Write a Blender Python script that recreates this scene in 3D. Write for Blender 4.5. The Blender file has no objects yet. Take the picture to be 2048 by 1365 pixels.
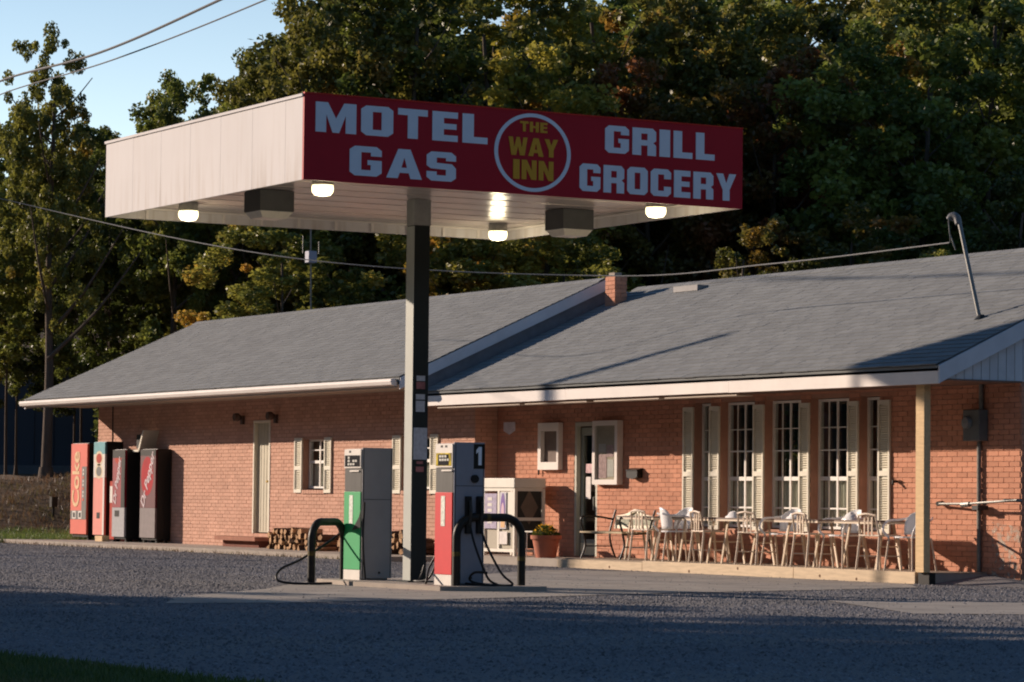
import bpy, bmesh, math, random
import numpy as np
from mathutils import Vector, Matrix
random.seed(7); rng = np.random.default_rng(7)
SC = bpy.context.scene
COL = SC.collection

# ------------------------------------------------------------------ camera, light, exposure
cam_d = bpy.data.cameras.new('camera'); cam = bpy.data.objects.new('camera', cam_d); COL.objects.link(cam)
cam_d.sensor_width = 36.0; cam_d.lens = 6200 / 2048 * 36.0; cam_d.clip_start = 0.5; cam_d.clip_end = 3000
yaw, pit, rol = (math.radians(v) for v in (29.87, 2.925, 0.6))
F = Vector((-math.cos(yaw) * math.cos(pit), math.sin(yaw) * math.cos(pit), math.sin(pit)))
r0 = Vector((math.sin(yaw), math.cos(yaw), 0)); u0 = r0.cross(F)
Rr = r0 * math.cos(rol) + u0 * math.sin(rol); Uu = -r0 * math.sin(rol) + u0 * math.cos(rol)
m = Matrix((Rr, Uu, -F)).transposed().to_4x4(); m.translation = Vector((0, 0, 1.0))
cam.matrix_world = m; SC.camera = cam

SUN_AZ, SUN_EL = 32.0, 17.0                     # direction the light travels; height of the sun
world = bpy.data.worlds.new('World'); SC.world = world; world.use_nodes = True
wn = world.node_tree; bg = wn.nodes['Background']
sky = wn.nodes.new('ShaderNodeTexSky'); sky.sky_type = 'NISHITA'; sky.sun_disc = False
sky.sun_elevation = math.radians(SUN_EL)
# the sun stands opposite to the direction of its light; Blender measures rotation clockwise from +Y
sky.sun_rotation = math.radians(90 - (SUN_AZ + 180)) % (2 * math.pi)
sky.air_density = 1.0; sky.dust_density = 0.0; sky.ozone_density = 4.0
# the same sky paler towards the horizon all the way round, as thin evening haze makes it
wt = wn.nodes.new('ShaderNodeTexCoord'); wsx = wn.nodes.new('ShaderNodeSeparateXYZ'); wn.links.new(wt.outputs['Generated'], wsx.inputs[0])
wa = wn.nodes.new('ShaderNodeMath'); wa.operation = 'MULTIPLY'; wa.inputs[1].default_value = -11.0; wn.links.new(wsx.outputs['Z'], wa.inputs[0])
we = wn.nodes.new('ShaderNodeMath'); we.operation = 'EXPONENT'; we.use_clamp = True; wn.links.new(wa.outputs[0], we.inputs[0])
b2 = wn.nodes.new('ShaderNodeBackground'); b2.inputs[0].default_value = (0.92, 0.88, 0.76, 1); wk = wn.nodes.new('ShaderNodeMath'); wk.operation = 'MULTIPLY'; wk.inputs[1].default_value = 1.5; wn.links.new(we.outputs[0], wk.inputs[0]); wn.links.new(wk.outputs[0], b2.inputs[1])
sh = wn.nodes.new('ShaderNodeAddShader'); wn.links.new(bg.outputs[0], sh.inputs[0]); wn.links.new(b2.outputs[0], sh.inputs[1])
tint = wn.nodes.new('ShaderNodeMix'); tint.data_type = 'RGBA'; tint.blend_type = 'MULTIPLY'; tint.inputs[0].default_value = 1.0; tint.inputs[7].default_value = (0.85, 1.0, 1.04, 1)
wn.links.new(sky.outputs[0], tint.inputs[6]); wn.links.new(tint.outputs[2], bg.inputs[0]); bg.inputs[1].default_value = 0.078; wn.links.new(sh.outputs[0], wn.nodes['World Output'].inputs[0])
ld = bpy.data.lights.new('sun', 'SUN'); ld.energy = 5.0; ld.angle = math.radians(0.53); ld.color = (1.0, 0.81, 0.66)
sun = bpy.data.objects.new('sun', ld); COL.objects.link(sun)
L = Vector((math.cos(math.radians(SUN_AZ)) * math.cos(math.radians(SUN_EL)), math.sin(math.radians(SUN_AZ)) * math.cos(math.radians(SUN_EL)), -math.sin(math.radians(SUN_EL))))
sun.rotation_euler = L.to_track_quat('-Z', 'Y').to_euler(); sun.location = (-60, -40, 40)
vs = SC.view_settings; vs.view_transform = 'Standard'; vs.look = 'None'; vs.exposure = 0.42; vs.gamma = 1; vs.use_curve_mapping = False
SC.cycles.max_bounces = 6; SC.cycles.transparent_max_bounces = 12; SC.cycles.use_denoising = True
SC.cycles.filter_width = 2.0

# ------------------------------------------------------------------ materials
MATS = {}
def mat(name, col, rough=0.7, metal=0.0, var=0.15, scale=6.0, bump=0.0, bscale=40.0, rnd=0.0, col2=None, spec=0.25, coords='Object', stretch=None):
    """principled material: base colour broken up by noise, optional second colour, per-piece variation and bump"""
    if name in MATS: return MATS[name]
    ma = bpy.data.materials.new(name); ma.use_nodes = True; nt = ma.node_tree; N = nt.nodes; K = nt.links
    b = N['Principled BSDF']; b.inputs['Roughness'].default_value = rough; b.inputs['Metallic'].default_value = metal
    b.inputs['Specular IOR Level'].default_value = spec
    tc = N.new('ShaderNodeTexCoord'); src = tc.outputs[coords]
    if stretch:
        mp = N.new('ShaderNodeMapping'); mp.inputs['Scale'].default_value = stretch; K.new(src, mp.inputs[0]); src = mp.outputs[0]
    n1 = N.new('ShaderNodeTexNoise'); n1.inputs['Scale'].default_value = scale; n1.inputs['Detail'].default_value = 6; n1.inputs['Roughness'].default_value = 0.65
    K.new(src, n1.inputs['Vector'])
    ramp = N.new('ShaderNodeMapRange'); ramp.inputs[1].default_value = 0.3; ramp.inputs[2].default_value = 0.7
    K.new(n1.outputs['Fac'], ramp.inputs[0])
    mx = N.new('ShaderNodeMix'); mx.data_type = 'RGBA'
    c1 = tuple(max(0, c * (1 - var)) for c in col) + (1,)
    c2 = (tuple(c * (1 + var) for c in col) if col2 is None else tuple(col2)) + (1,)
    mx.inputs[6].default_value = c1; mx.inputs[7].default_value = c2
    K.new(ramp.outputs[0], mx.inputs[0]); out = mx.outputs[2]
    if rnd > 0:
        at = N.new('ShaderNodeAttribute'); at.attribute_name = 'rnd'
        oi = N.new('ShaderNodeObjectInfo')
        ad = N.new('ShaderNodeMath'); ad.operation = 'ADD'; K.new(at.outputs['Fac'], ad.inputs[0]); K.new(oi.outputs['Random'], ad.inputs[1])
        fr = N.new('ShaderNodeMath'); fr.operation = 'FRACT'; K.new(ad.outputs[0], fr.inputs[0])
        mr = N.new('ShaderNodeMapRange'); mr.inputs[3].default_value = 1 - rnd; mr.inputs[4].default_value = 1 + rnd; K.new(fr.outputs[0], mr.inputs[0])
        hs = N.new('ShaderNodeHueSaturation'); K.new(out, hs.inputs['Color']); K.new(mr.outputs[0], hs.inputs['Value']); out = hs.outputs[0]
    K.new(out, b.inputs['Base Color'])
    if bump > 0:
        n2 = N.new('ShaderNodeTexNoise'); n2.inputs['Scale'].default_value = bscale; n2.inputs['Detail'].default_value = 4; K.new(src, n2.inputs['Vector'])
        bp = N.new('ShaderNodeBump'); bp.inputs['Strength'].default_value = min(1, bump); bp.inputs['Distance'].default_value = 0.01
        K.new(n2.outputs['Fac'], bp.inputs['Height']); K.new(bp.outputs[0], b.inputs['Normal'])
    MATS[name] = ma; return ma

def glass(name, tint=(0.90, 0.92, 0.91), mix=0.12):
    if name in MATS: return MATS[name]
    ma = bpy.data.materials.new(name); ma.use_nodes = True; nt = ma.node_tree; N = nt.nodes; K = nt.links; N.remove(N['Principled BSDF'])
    o = N['Material Output']; t = N.new('ShaderNodeBsdfTransparent'); t.inputs[0].default_value = tint + (1,)
    g = N.new('ShaderNodeBsdfGlossy'); g.inputs['Roughness'].default_value = 0.02; g.inputs[0].default_value = (1, 1, 1, 1)
    lw = N.new('ShaderNodeLayerWeight'); pw = N.new('ShaderNodeMath'); pw.operation = 'POWER'; pw.inputs[1].default_value = 4.0; K.new(lw.outputs['Facing'], pw.inputs[0])
    ad = N.new('ShaderNodeMath'); ad.operation = 'MULTIPLY_ADD'; ad.inputs[1].default_value = 0.8; ad.inputs[2].default_value = mix * 0.3; K.new(pw.outputs[0], ad.inputs[0])
    s = N.new('ShaderNodeMixShader'); K.new(ad.outputs[0], s.inputs[0]); K.new(t.outputs[0], s.inputs[1]); K.new(g.outputs[0], s.inputs[2]); K.new(s.outputs[0], o.inputs[0])
    MATS[name] = ma; return ma

def emis(name, col, strength):
    if name in MATS: return MATS[name]
    ma = bpy.data.materials.new(name); ma.use_nodes = True; nt = ma.node_tree; b = nt.nodes['Principled BSDF']
    b.inputs['Base Color'].default_value = (0.8, 0.8, 0.75, 1); b.inputs['Emission Color'].default_value = col + (1,)
    # the bulb inside makes the middle of the lens brightest
    g = nt.nodes.new('ShaderNodeNewGeometry'); tc = nt.nodes.new('ShaderNodeTexCoord'); n = nt.nodes.new('ShaderNodeTexNoise'); n.inputs['Scale'].default_value = 9
    nt.links.new(tc.outputs['Object'], n.inputs['Vector'])
    m_ = nt.nodes.new('ShaderNodeMath'); m_.operation = 'MULTIPLY'; m_.inputs[1].default_value = strength * 2; nt.links.new(n.outputs['Fac'], m_.inputs[0])
    nt.links.new(m_.outputs[0], b.inputs['Emission Strength']); MATS[name] = ma; return ma

def leafmat(name, dark, light, autumn, amount, nscale=0.35):
    ma = bpy.data.materials.new(name); ma.use_nodes = True; nt = ma.node_tree; N = nt.nodes; K = nt.links; N.remove(N['Principled BSDF'])
    o = N['Material Output']
    at = N.new('ShaderNodeAttribute'); at.attribute_name = 'rnd'
    geo = N.new('ShaderNodeNewGeometry'); n1 = N.new('ShaderNodeTexNoise'); n1.inputs['Scale'].default_value = nscale; n1.inputs['Detail'].default_value = 3
    K.new(geo.outputs['Position'], n1.inputs['Vector'])
    m1 = N.new('ShaderNodeMix'); m1.data_type = 'RGBA'; m1.inputs[6].default_value = dark + (1,); m1.inputs[7].default_value = light + (1,); K.new(at.outputs['Fac'], m1.inputs[0])
    ad = N.new('ShaderNodeMath'); ad.operation = 'MULTIPLY_ADD'; ad.inputs[1].default_value = 0.22; K.new(at.outputs['Fac'], ad.inputs[0]); K.new(n1.outputs['Fac'], ad.inputs[2])
    mr = N.new('ShaderNodeMapRange'); mr.inputs[1].default_value = 0.78 - amount; mr.inputs[2].default_value = 0.95 - amount; K.new(ad.outputs[0], mr.inputs[0])
    m2 = N.new('ShaderNodeMix'); m2.data_type = 'RGBA'; m2.inputs[7].default_value = autumn + (1,); K.new(mr.outputs[0], m2.inputs[0]); K.new(m1.outputs[2], m2.inputs[6])
    oi = N.new('ShaderNodeObjectInfo'); hs = N.new('ShaderNodeHueSaturation')
    h1 = N.new('ShaderNodeMapRange'); h1.inputs[3].default_value = 0.480; h1.inputs[4].default_value = 0.502; K.new(oi.outputs['Random'], h1.inputs[0]); K.new(h1.outputs[0], hs.inputs['Hue'])
    vm = N.new('ShaderNodeMath'); vm.operation = 'MULTIPLY'; vm.inputs[1].default_value = 7.31; K.new(oi.outputs['Random'], vm.inputs[0]); vf = N.new('ShaderNodeMath'); vf.operation = 'FRACT'; K.new(vm.outputs[0], vf.inputs[0])
    h2 = N.new('ShaderNodeMapRange'); h2.inputs[3].default_value = 0.85; h2.inputs[4].default_value = 1.6; K.new(vf.outputs[0], h2.inputs[0]); K.new(h2.outputs[0], hs.inputs['Value']); K.new(m2.outputs[2], hs.inputs['Color']); m2 = hs
    d = N.new('ShaderNodeBsdfDiffuse'); t = N.new('ShaderNodeBsdfTranslucent'); g = N.new('ShaderNodeBsdfGlossy'); g.inputs['Roughness'].default_value = 0.45
    K.new(m2.outputs[0], d.inputs[0]); K.new(m2.outputs[0], t.inputs[0])
    s = N.new('ShaderNodeMixShader'); s.inputs[0].default_value = 0.45; K.new(d.outputs[0], s.inputs[1]); K.new(t.outputs[0], s.inputs[2])
    s2 = N.new('ShaderNodeMixShader'); s2.inputs[0].default_value = 0.04; K.new(s.outputs[0], s2.inputs[1]); K.new(g.outputs[0], s2.inputs[2]); K.new(s2.outputs[0], o.inputs[0])
    MATS[name] = ma; return ma

BRICK = mat('brick_orange', (0.55, 0.262, 0.168), 0.95, var=0.14, scale=1.6, bump=0.3, bscale=60, rnd=0.11)
BRICKL = mat('brick_pink', (0.57, 0.335, 0.245), 0.95, var=0.10, scale=1.2, bump=0.3, bscale=60, rnd=0.09)
MORTAR = mat('mortar', (0.42, 0.235, 0.165), 0.95, var=0.1)
SHING = mat('shingle_grey', (0.205, 0.212, 0.210), 0.95, var=0.05, scale=0.9, bump=0.4, bscale=90, rnd=0.10, spec=0.2)
WHITE = mat('white_paint', (0.80, 0.74, 0.68), 0.75, spec=.1, var=0.06, scale=2.0)
WHITER = mat('rake_paint', (0.62, 0.64, 0.68), 0.6, var=0.08, scale=3)
CREAM = mat('cream_shutter', (0.70, 0.66, 0.54), 0.6, var=0.05)
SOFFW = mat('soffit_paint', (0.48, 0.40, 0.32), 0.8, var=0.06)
DARKMET = mat('dark_metal', (0.025, 0.027, 0.026), 0.45, var=0.3, scale=8)
BLACK = mat('black_paint', (0.012, 0.012, 0.012), 0.4)
TAN = mat('new_wood', (0.62, 0.44, 0.24), 0.75, var=0.15, scale=4, stretch=(1, 8, 8))
TANB = mat('deck_board', (0.60, 0.47, 0.32), 0.8, var=0.18, scale=5, stretch=(0.6, 6, 6))

# ------------------------------------------------------------------ mesh helper
class MB:
    def __init__(s): s.v = []; s.f = []; s.r = []; s.rc = 0.0
    def quadbox(s, P8):
        b = len(s.v); s.v += [tuple(p) for p in P8]
        for q in ((0, 3, 2, 1), (4, 5, 6, 7), (0, 1, 5, 4), (1, 2, 6, 5), (2, 3, 7, 6), (3, 0, 4, 7)):
            s.f.append(tuple(b + i for i in q)); s.r.append(s.rc)
        return s
    def box(s, x0, x1, y0, y1, z0, z1):
        x0, x1 = sorted((x0, x1)); y0, y1 = sorted((y0, y1)); z0, z1 = sorted((z0, z1))
        return s.quadbox([(x0, y0, z0), (x1, y0, z0), (x1, y1, z0), (x0, y1, z0), (x0, y0, z1), (x1, y0, z1), (x1, y1, z1), (x0, y1, z1)])
    def obox(s, c, a, b, cc):
        c, a, b, cc = (Vector(t) for t in (c, a, b, cc))
        return s.quadbox([c - a - b - cc, c + a - b - cc, c + a + b - cc, c - a + b - cc, c - a - b + cc, c + a - b + cc, c + a + b + cc, c - a + b + cc])
    def beam(s, p, q, w, h, up=(0, 0, 1)):
        p, q, up = Vector(p), Vector(q), Vector(up); d = (q - p); a = d / 2; d.normalize()
        b = d.cross(up)
        if b.length < 1e-4: b = d.cross(Vector((1, 0, 0)))
        b.normalize(); c = b.cross(d).normalized()
        return s.obox((p + q) / 2, a, b * w / 2, c * h / 2)
    def face(s, pts):
        b = len(s.v); s.v += [tuple(p) for p in pts]; s.f.append(tuple(range(b, b + len(pts)))); s.r.append(s.rc); return s
    def tube(s, pts, r, n=8, caps=True, r_end=None):
        pts = [Vector(p) for p in pts]; rings = []
        up = Vector((0, 0, 1)); pv = None
        for i, p in enumerate(pts):
            d = (pts[min(i + 1, len(pts) - 1)] - pts[max(i - 1, 0)]).normalized()
            if pv is None:
                a = d.cross(up)
                if a.length < 0.05: a = d.cross(Vector((1, 0, 0)))
            else: a = pv - d * pv.dot(d)
            a.normalize(); pv = a; b = d.cross(a)
            rr = r if r_end is None else r + (r_end - r) * i / (len(pts) - 1)
            base = len(s.v); rings.append(base)
            for k in range(n):
                t = 2 * math.pi * k / n; s.v.append(tuple(p + (a * math.cos(t) + b * math.sin(t)) * rr))
        for i in range(len(rings) - 1):
            for k in range(n):
                s.f.append((rings[i] + k, rings[i] + (k + 1) % n, rings[i + 1] + (k + 1) % n, rings[i + 1] + k)); s.r.append(s.rc)
        if caps:
            s.f.append(tuple(rings[0] + k for k in reversed(range(n)))); s.r.append(s.rc)
            s.f.append(tuple(rings[-1] + k for k in range(n))); s.r.append(s.rc)
        return s
    def lathe(s, prof, c=(0, 0, 0), n=20, axis='z'):
        rings = []
        for (r, z) in prof:
            base = len(s.v); rings.append(base)
            for k in range(n):
                t = 2 * math.pi * k / n; a, b = r * math.cos(t), r * math.sin(t)
                p = (a, b, z) if axis == 'z' else ((z, a, b) if axis == 'x' else (a, z, b))
                s.v.append((c[0] + p[0], c[1] + p[1], c[2] + p[2]))
        for i in range(len(rings) - 1):
            for k in range(n):
                s.f.append((rings[i] + k, rings[i] + (k + 1) % n, rings[i + 1] + (k + 1) % n, rings[i + 1] + k)); s.r.append(s.rc)
        return s
    def build(s, name, ma, parent=None, smooth=False, local=False, bevel=0.0):
        me = bpy.data.meshes.new(name)
        off = Vector((0, 0, 0))
        if parent is not None and not local:
            q = parent
            while q is not None: off += q.location; q = q.parent
        me.from_pydata([(a - off.x, b - off.y, c - off.z) for a, b, c in s.v], [], s.f)
        if ma: me.materials.append(ma)
        if any(s.r):
            at = me.attributes.new('rnd', 'FLOAT', 'FACE'); at.data.foreach_set('value', s.r)
        if smooth: me.polygons.foreach_set('use_smooth', [True] * len(me.polygons))
        me.validate(); me.update()
        if not smooth or True:
            bm = bmesh.new(); bm.from_mesh(me); bmesh.ops.recalc_face_normals(bm, faces=bm.faces); bm.to_mesh(me); bm.free()
        if smooth: me.polygons.foreach_set('use_smooth', [True] * len(me.polygons)); me.set_sharp_from_angle(angle=math.radians(50))
        o = bpy.data.objects.new(name, me); COL.objects.link(o)
        if parent is not None: o.parent = parent
        if bevel > 0:
            bv = o.modifiers.new('bevel', 'BEVEL'); bv.width = bevel; bv.segments = 2; bv.limit_method = 'ANGLE'
        return o

def tag(o, label=None, cat=None, group=None, kind=None):
    if label: o['label'] = label
    if cat: o['category'] = cat
    if group: o['group'] = group
    if kind: o['kind'] = kind
    return o
def thing(name, label, cat, loc=(0, 0, 0), group=None, rz=0.0):
    o = bpy.data.objects.new(name, None); o.empty_display_size = 0.2; COL.objects.link(o)
    o.location = loc; o.rotation_euler.z = rz; return tag(o, label, cat, group)
def children(o): return [c for c in bpy.data.objects if c.parent == o]
def copy_tree(o, parent=None, kids=None):
    c = o.copy(); COL.objects.link(c); c.parent = parent
    for ch in children(o): copy_tree(ch, c)
    return c
def B(name, ma, parent, *a, **k): return MB().box(*a).build(name, ma, parent, **k)

# ------------------------------------------------------------------ lettering
GL = {
 'M': (1.0, [[(0,0),(0,1),(.3,1),(.5,.47),(.7,1),(1,1),(1,0),(.74,0),(.74,.6),(.58,0),(.42,0),(.26,.6),(.26,0)]]),
 'O': (.8, [[(.16,0),(.84,0),(1,.12),(1,.88),(.84,1),(.16,1),(0,.88),(0,.12)],[(.36,.2),(.36,.8),(.64,.8),(.64,.2)]]),
 'T': (.75, [[(.33,0),(.67,0),(.67,.78),(1,.78),(1,1),(0,1),(0,.78),(.33,.78)]]),
 'E': (.65, [[(0,0),(1,0),(1,.21),(.45,.21),(.45,.41),(.95,.41),(.95,.6),(.45,.6),(.45,.79),(1,.79),(1,1),(0,1)]]),
 'L': (.65, [[(0,0),(1,0),(1,.22),(.45,.22),(.45,1),(0,1)]]),
 'G': (.8, [[(.16,0),(.84,0),(1,.12),(1,.54),(.56,.54),(.56,.38),(.66,.38),(.66,.2),(.36,.2),(.36,.8),(.66,.8),(.66,.68),(1,.68),(1,.88),(.84,1),(.16,1),(0,.88),(0,.12)]]),
 'A': (.9, [[(0,0),(.33,1),(.67,1),(1,0),(.68,0),(.63,.19),(.37,.19),(.32,0)],[(.42,.37),(.58,.37),(.5,.72)]]),
 'S': (.75, [[(0,.32),(0,.12),(.16,0),(.84,0),(1,.12),(1,.46),(.86,.6),(.34,.62),(.34,.8),(.66,.8),(.66,.7),(1,.7),(1,.88),(.84,1),(.16,1),(0,.88),(0,.52),(.14,.42),(.66,.4),(.66,.2),(.34,.2),(.34,.32)]]),
 'R': (.8, [[(0,0),(0,1),(.86,1),(1,.88),(1,.55),(.88,.47),(1,.38),(1,0),(.64,0),(.64,.36),(.37,.36),(.37,0)],[(.37,.56),(.64,.56),(.64,.8),(.37,.8)]]),
 'I': (.36, [[(0,0),(1,0),(1,1),(0,1)]]),
 'C': (.8, [[(.16,0),(.84,0),(1,.12),(1,.36),(.66,.36),(.66,.2),(.36,.2),(.36,.8),(.66,.8),(.66,.64),(1,.64),(1,.88),(.84,1),(.16,1),(0,.88),(0,.12)]]),
 'Y': (.8, [[(.33,0),(.67,0),(.67,.4),(1,1),(.66,1),(.5,.64),(.34,1),(0,1),(.33,.4)]]),
 'H': (.8, [[(0,0),(.34,0),(.34,.4),(.66,.4),(.66,0),(1,0),(1,1),(.66,1),(.66,.6),(.34,.6),(.34,1),(0,1)]]),
 'W': (1.1, [[(.15,0),(.4,0),(.5,.5),(.6,0),(.85,0),(1,1),(.78,1),(.7,.42),(.58,1),(.42,1),(.3,.42),(.22,1),(0,1)]]),
 'N': (.85, [[(0,0),(.32,0),(.32,.55),(.66,0),(1,0),(1,1),(.68,1),(.68,.46),(.34,1),(0,1)]]),
 '1': (.5, [[(.35,0),(.8,0),(.8,1),(.4,1),(.05,.82),(.05,.62),(.35,.72)]]),
 'P': (.75, [[(0,0),(0,1),(.86,1),(1,.88),(1,.47),(.86,.36),(.36,.36),(.36,0)],[(.36,.56),(.64,.56),(.64,.8),(.36,.8)]]),
}
def curve_mesh(name, loops, depth, ma, parent, origin, ux, uy, nn):
    """closed 2D loops (holes allowed) filled and extruded, set in the plane (ux, uy) with normal nn"""
    cu = bpy.data.curves.new(name, 'CURVE'); cu.dimensions = '2D'; cu.fill_mode = 'BOTH'; cu.extrude = depth / 2
    for lp in loops:
        sp = cu.splines.new('POLY'); sp.points.add(len(lp) - 1); sp.use_cyclic_u = True
        for i, (x, y) in enumerate(lp): sp.points[i].co = (x, y, 0, 1)
    tmp = bpy.data.objects.new('tmp', cu); COL.objects.link(tmp)
    me = bpy.data.meshes.new_from_object(tmp.evaluated_get(bpy.context.evaluated_depsgraph_get())); bpy.data.objects.remove(tmp); bpy.data.curves.remove(cu)
    return place_mesh(me, name, ma, parent, origin, ux, uy, nn, depth)
def place_mesh(me, name, ma, parent, origin, ux, uy, nn, depth):
    me.name = name
    M = Matrix((Vector(ux), Vector(uy), Vector(nn))).transposed().to_4x4(); M.translation = Vector(origin) + Vector(nn) * depth / 2
    off = Vector((0, 0, 0)); q = parent
    while q is not None: off += q.location; q = q.parent
    M.translation -= off
    me.transform(M); me.materials.clear(); me.materials.append(ma)
    o = bpy.data.objects.new(name, me); COL.objects.link(o); o.parent = parent; return o
def font_mesh(name, text, size, ma, parent, origin, ux, uy, nn, bold=0.0, shear=0.0, sx=1.0, depth=0.004, align='LEFT'):
    cu = bpy.data.curves.new(name, 'FONT'); cu.body = text; cu.size = size; cu.offset = bold; cu.shear = shear; cu.extrude = depth / 2; cu.align_x = align; cu.align_y = 'CENTER'
    tmp = bpy.data.objects.new('tmp', cu); COL.objects.link(tmp)
    me = bpy.data.meshes.new_from_object(tmp.evaluated_get(bpy.context.evaluated_depsgraph_get())); bpy.data.objects.remove(tmp); bpy.data.curves.remove(cu)
    for v in me.vertices: v.co.x *= sx
    return place_mesh(me, name, ma, parent, origin, ux, uy, nn, depth)
def word(text, u0, u1, v0, v1, ma, parent, origin, ux, uy, nn, depth=0.006, gap=0.12, name='lettering'):
    ws = [GL[c][0] for c in text]; k = (u1 - u0) / (sum(ws) + gap * (len(ws) - 1)); x = u0
    for c, w in zip(text, ws):
        loops = [[(x + px * w * k, v0 + py * (v1 - v0)) for px, py in lp] for lp in GL[c][1]]
        curve_mesh(name, loops, depth, ma, parent, origin, ux, uy, nn); x += (w + gap) * k

# ------------------------------------------------------------------ ground
GRAVEL = mat('gravel', (0.15, 0.145, 0.15), 0.95, var=0.25, scale=22, bump=.6, bscale=60, spec=0.2)
def ground_mat():
    ma = GRAVEL; nt = ma.node_tree; N = nt.nodes; K = nt.links
    b = N['Principled BSDF']; src = b.inputs['Base Color'].links[0].from_socket
    tc = N.new('ShaderNodeTexCoord'); n = N.new('ShaderNodeTexNoise'); n.inputs['Scale'].default_value = 0.45; n.inputs['Detail'].default_value = 5
    K.new(tc.outputs['Object'], n.inputs['Vector'])
    mr = N.new('ShaderNodeMapRange'); mr.inputs[1].default_value = 0.42; mr.inputs[2].default_value = 0.66; K.new(n.outputs['Fac'], mr.inputs[0])
    mx = N.new('ShaderNodeMix'); mx.data_type = 'RGBA'; mx.inputs[7].default_value = (0.21, 0.19, 0.165, 1)
    m2 = N.new('ShaderNodeMath'); m2.operation = 'MULTIPLY'; m2.inputs[1].default_value = 0.6; K.new(mr.outputs[0], m2.inputs[0])
    K.new(m2.outputs[0], mx.inputs[0]); K.new(src, mx.inputs[6]); K.new(mx.outputs[2], b.inputs['Base Color'])
ground_mat()
CONC = mat('concrete', (0.30, 0.27, 0.235), 0.9, var=0.22, scale=1.6, bump=0.35, bscale=25)
CONCL = mat('concrete_light', (0.36, 0.31, 0.26), 0.9, var=0.15, scale=2.5, bump=0.3, bscale=30)
GRASS = mat('grass_soil', (0.035, 0.055, 0.02), 0.95, var=0.4, scale=3, col2=(0.09, 0.09, 0.035))
BANK = mat('bank_soil', (0.10, 0.062, 0.032), 0.95, var=0.4, scale=1.5, col2=(0.19, 0.115, 0.06), bump=1, bscale=8)
FIELD = mat('field', (0.06, 0.05, 0.03), 0.95, var=0.3, scale=0.2)

# wide field out to the horizon, then the lot and slabs above it
tag(B('ground', FIELD, None, -900, 600, -500, 900, -0.6, -0.012), kind='structure')
lot = MB().face([(-78, 24.5, 0), (-14, -9, 0), (30, -9, 0), (30, 70, 0), (-66, 34.0, 0)]).build('gravel_lot', GRAVEL, None); tag(lot, kind='structure')
apron = MB().face([(x, y, 0.006) for x, y in ((-26.6, 11.6), (-28.2, 12.4), (-30.4, 14.4), (-33.2, 16.3), (-35.9, 20.2), (-38.0, 22.4), (-36.8, 23.5), (-31.0, 23.5), (-29.6, 22.6), (-28.9, 20.4), (-28.4, 18.4), (-27.6, 16.4), (-27.0, 14.6), (-26.5, 12.8))]).build('concrete_apron', CONC, None); tag(apron, kind='structure')
aps = MB().face([(x, y, 0.006) for x, y in ((-25.9, 18.6), (-22.9, 23.4), (-20.4, 21.8), (-22.6, 17.2))]).build('concrete_slab', CONC, None); tag(aps, kind='structure')
B('walkway', CONCL, None, -62.6, -43.4, 22.7, 24.36, 0.0, 0.08); tag(bpy.data.objects['walkway'], kind='structure')
B('store_slab', CONCL, None, -43.4, -31.0, 23.75, 24.76, 0.0, 0.12); tag(bpy.data.objects['store_slab'], kind='structure')
# verge in the lower left corner
vg = MB().face([(-18.9, 6.8, 0.006), (-18.35, 6.9, 0.006), (-17.4, 7.13, 0.006), (-15.5, 7.0, 0.006), (-13.2, 6.6, 0.006), (-8, 2, 0.006), (-22, -12, 0.006), (-30, -4, 0.006)]).build('grass_verge', GRASS, None); tag(vg, kind='structure')
gm = MB().face([(-31.02, 23.9, .004), (-31.02, 24.79, .115), (-30.39, 24.79, .06), (-28.0, 24.9, .004), (-29.0, 23.9, .004)]).build('gravel_bank', GRAVEL, None); tag(gm, kind='structure')
# bank and hillside: one terrain sheet built on a grid
def terrain_h(x, y):
    # measured along the view: d forward, s to the right
    d = -0.867 * x + 0.498 * y; s = 0.498 * x + 0.867 * y
    h = -0.05
    edge = 68.5 + max(0, (s + 9)) * 0.4
    t = min(1, max(0, (d - edge + 1.5) / 7.5)); h += (1.38 + 0.05) * (t * t * (3 - 2 * t))
    t2 = max(0, d - edge - 16); left = min(1, max(0, (s + 8) / 4))
    h += t2 * 0.16 * left + (t2 * 0.02 + max(0, t2 - 16) * 0.16) * (1 - left)
    h += 0.12 * math.sin(x * 1.3) * math.cos(y * 1.7) * t
    return min(h, 14)
tb = MB(); nx, ny = 120, 90
for j in range(ny + 1):
    for i in range(nx + 1):
        d = 64 + 110 * (j / ny) ** 1.4; s = -40 + 110 * i / nx
        x = -0.867 * d + 0.498 * s; y = 0.498 * d + 0.867 * s; tb.v.append((x, y, terrain_h(x, y)))
for j in range(ny):
    for i in range(nx):
        a = j * (nx + 1) + i; tb.f.append((a, a + 1, a + nx + 2, a + nx + 1)); tb.r.append(0)
tag(tb.build('hillside', BANK, None, smooth=True), kind='structure')

# ring of ridges added out of view to cut low sky light; low where the photograph shows open sky
rb_ = MB(); NR = 96
for i in range(NR):
    a_ = 2 * math.pi * i / NR; va = math.degrees((a_ - math.radians(150.1) + math.pi) % (2 * math.pi) - math.pi)
    hgt = (97 + 7 * math.sin(a_ * 5) + 4 * math.sin(a_ * 13 + 1)) * min(1, max(.34, (abs(va) - 12) / 28))
    for (rr_, hh_) in ((230, -1.0), (300, hgt * .45), (380, hgt), (470, hgt * .9)): rb_.v.append((rr_ * math.cos(a_), rr_ * math.sin(a_), hh_))
for i in range(NR):
    for j in range(3): a_, b_ = i * 4 + j, ((i + 1) % NR) * 4 + j; rb_.f.append((a_, b_, b_ + 1, a_ + 1)); rb_.r.append(0)
tag(rb_.build('sky_blocking_hills', mat('added_ridge', (.035, .045, .018), .95, var=.5, scale=.05, bump=1, bscale=.2), None, smooth=True), kind='structure')

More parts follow.
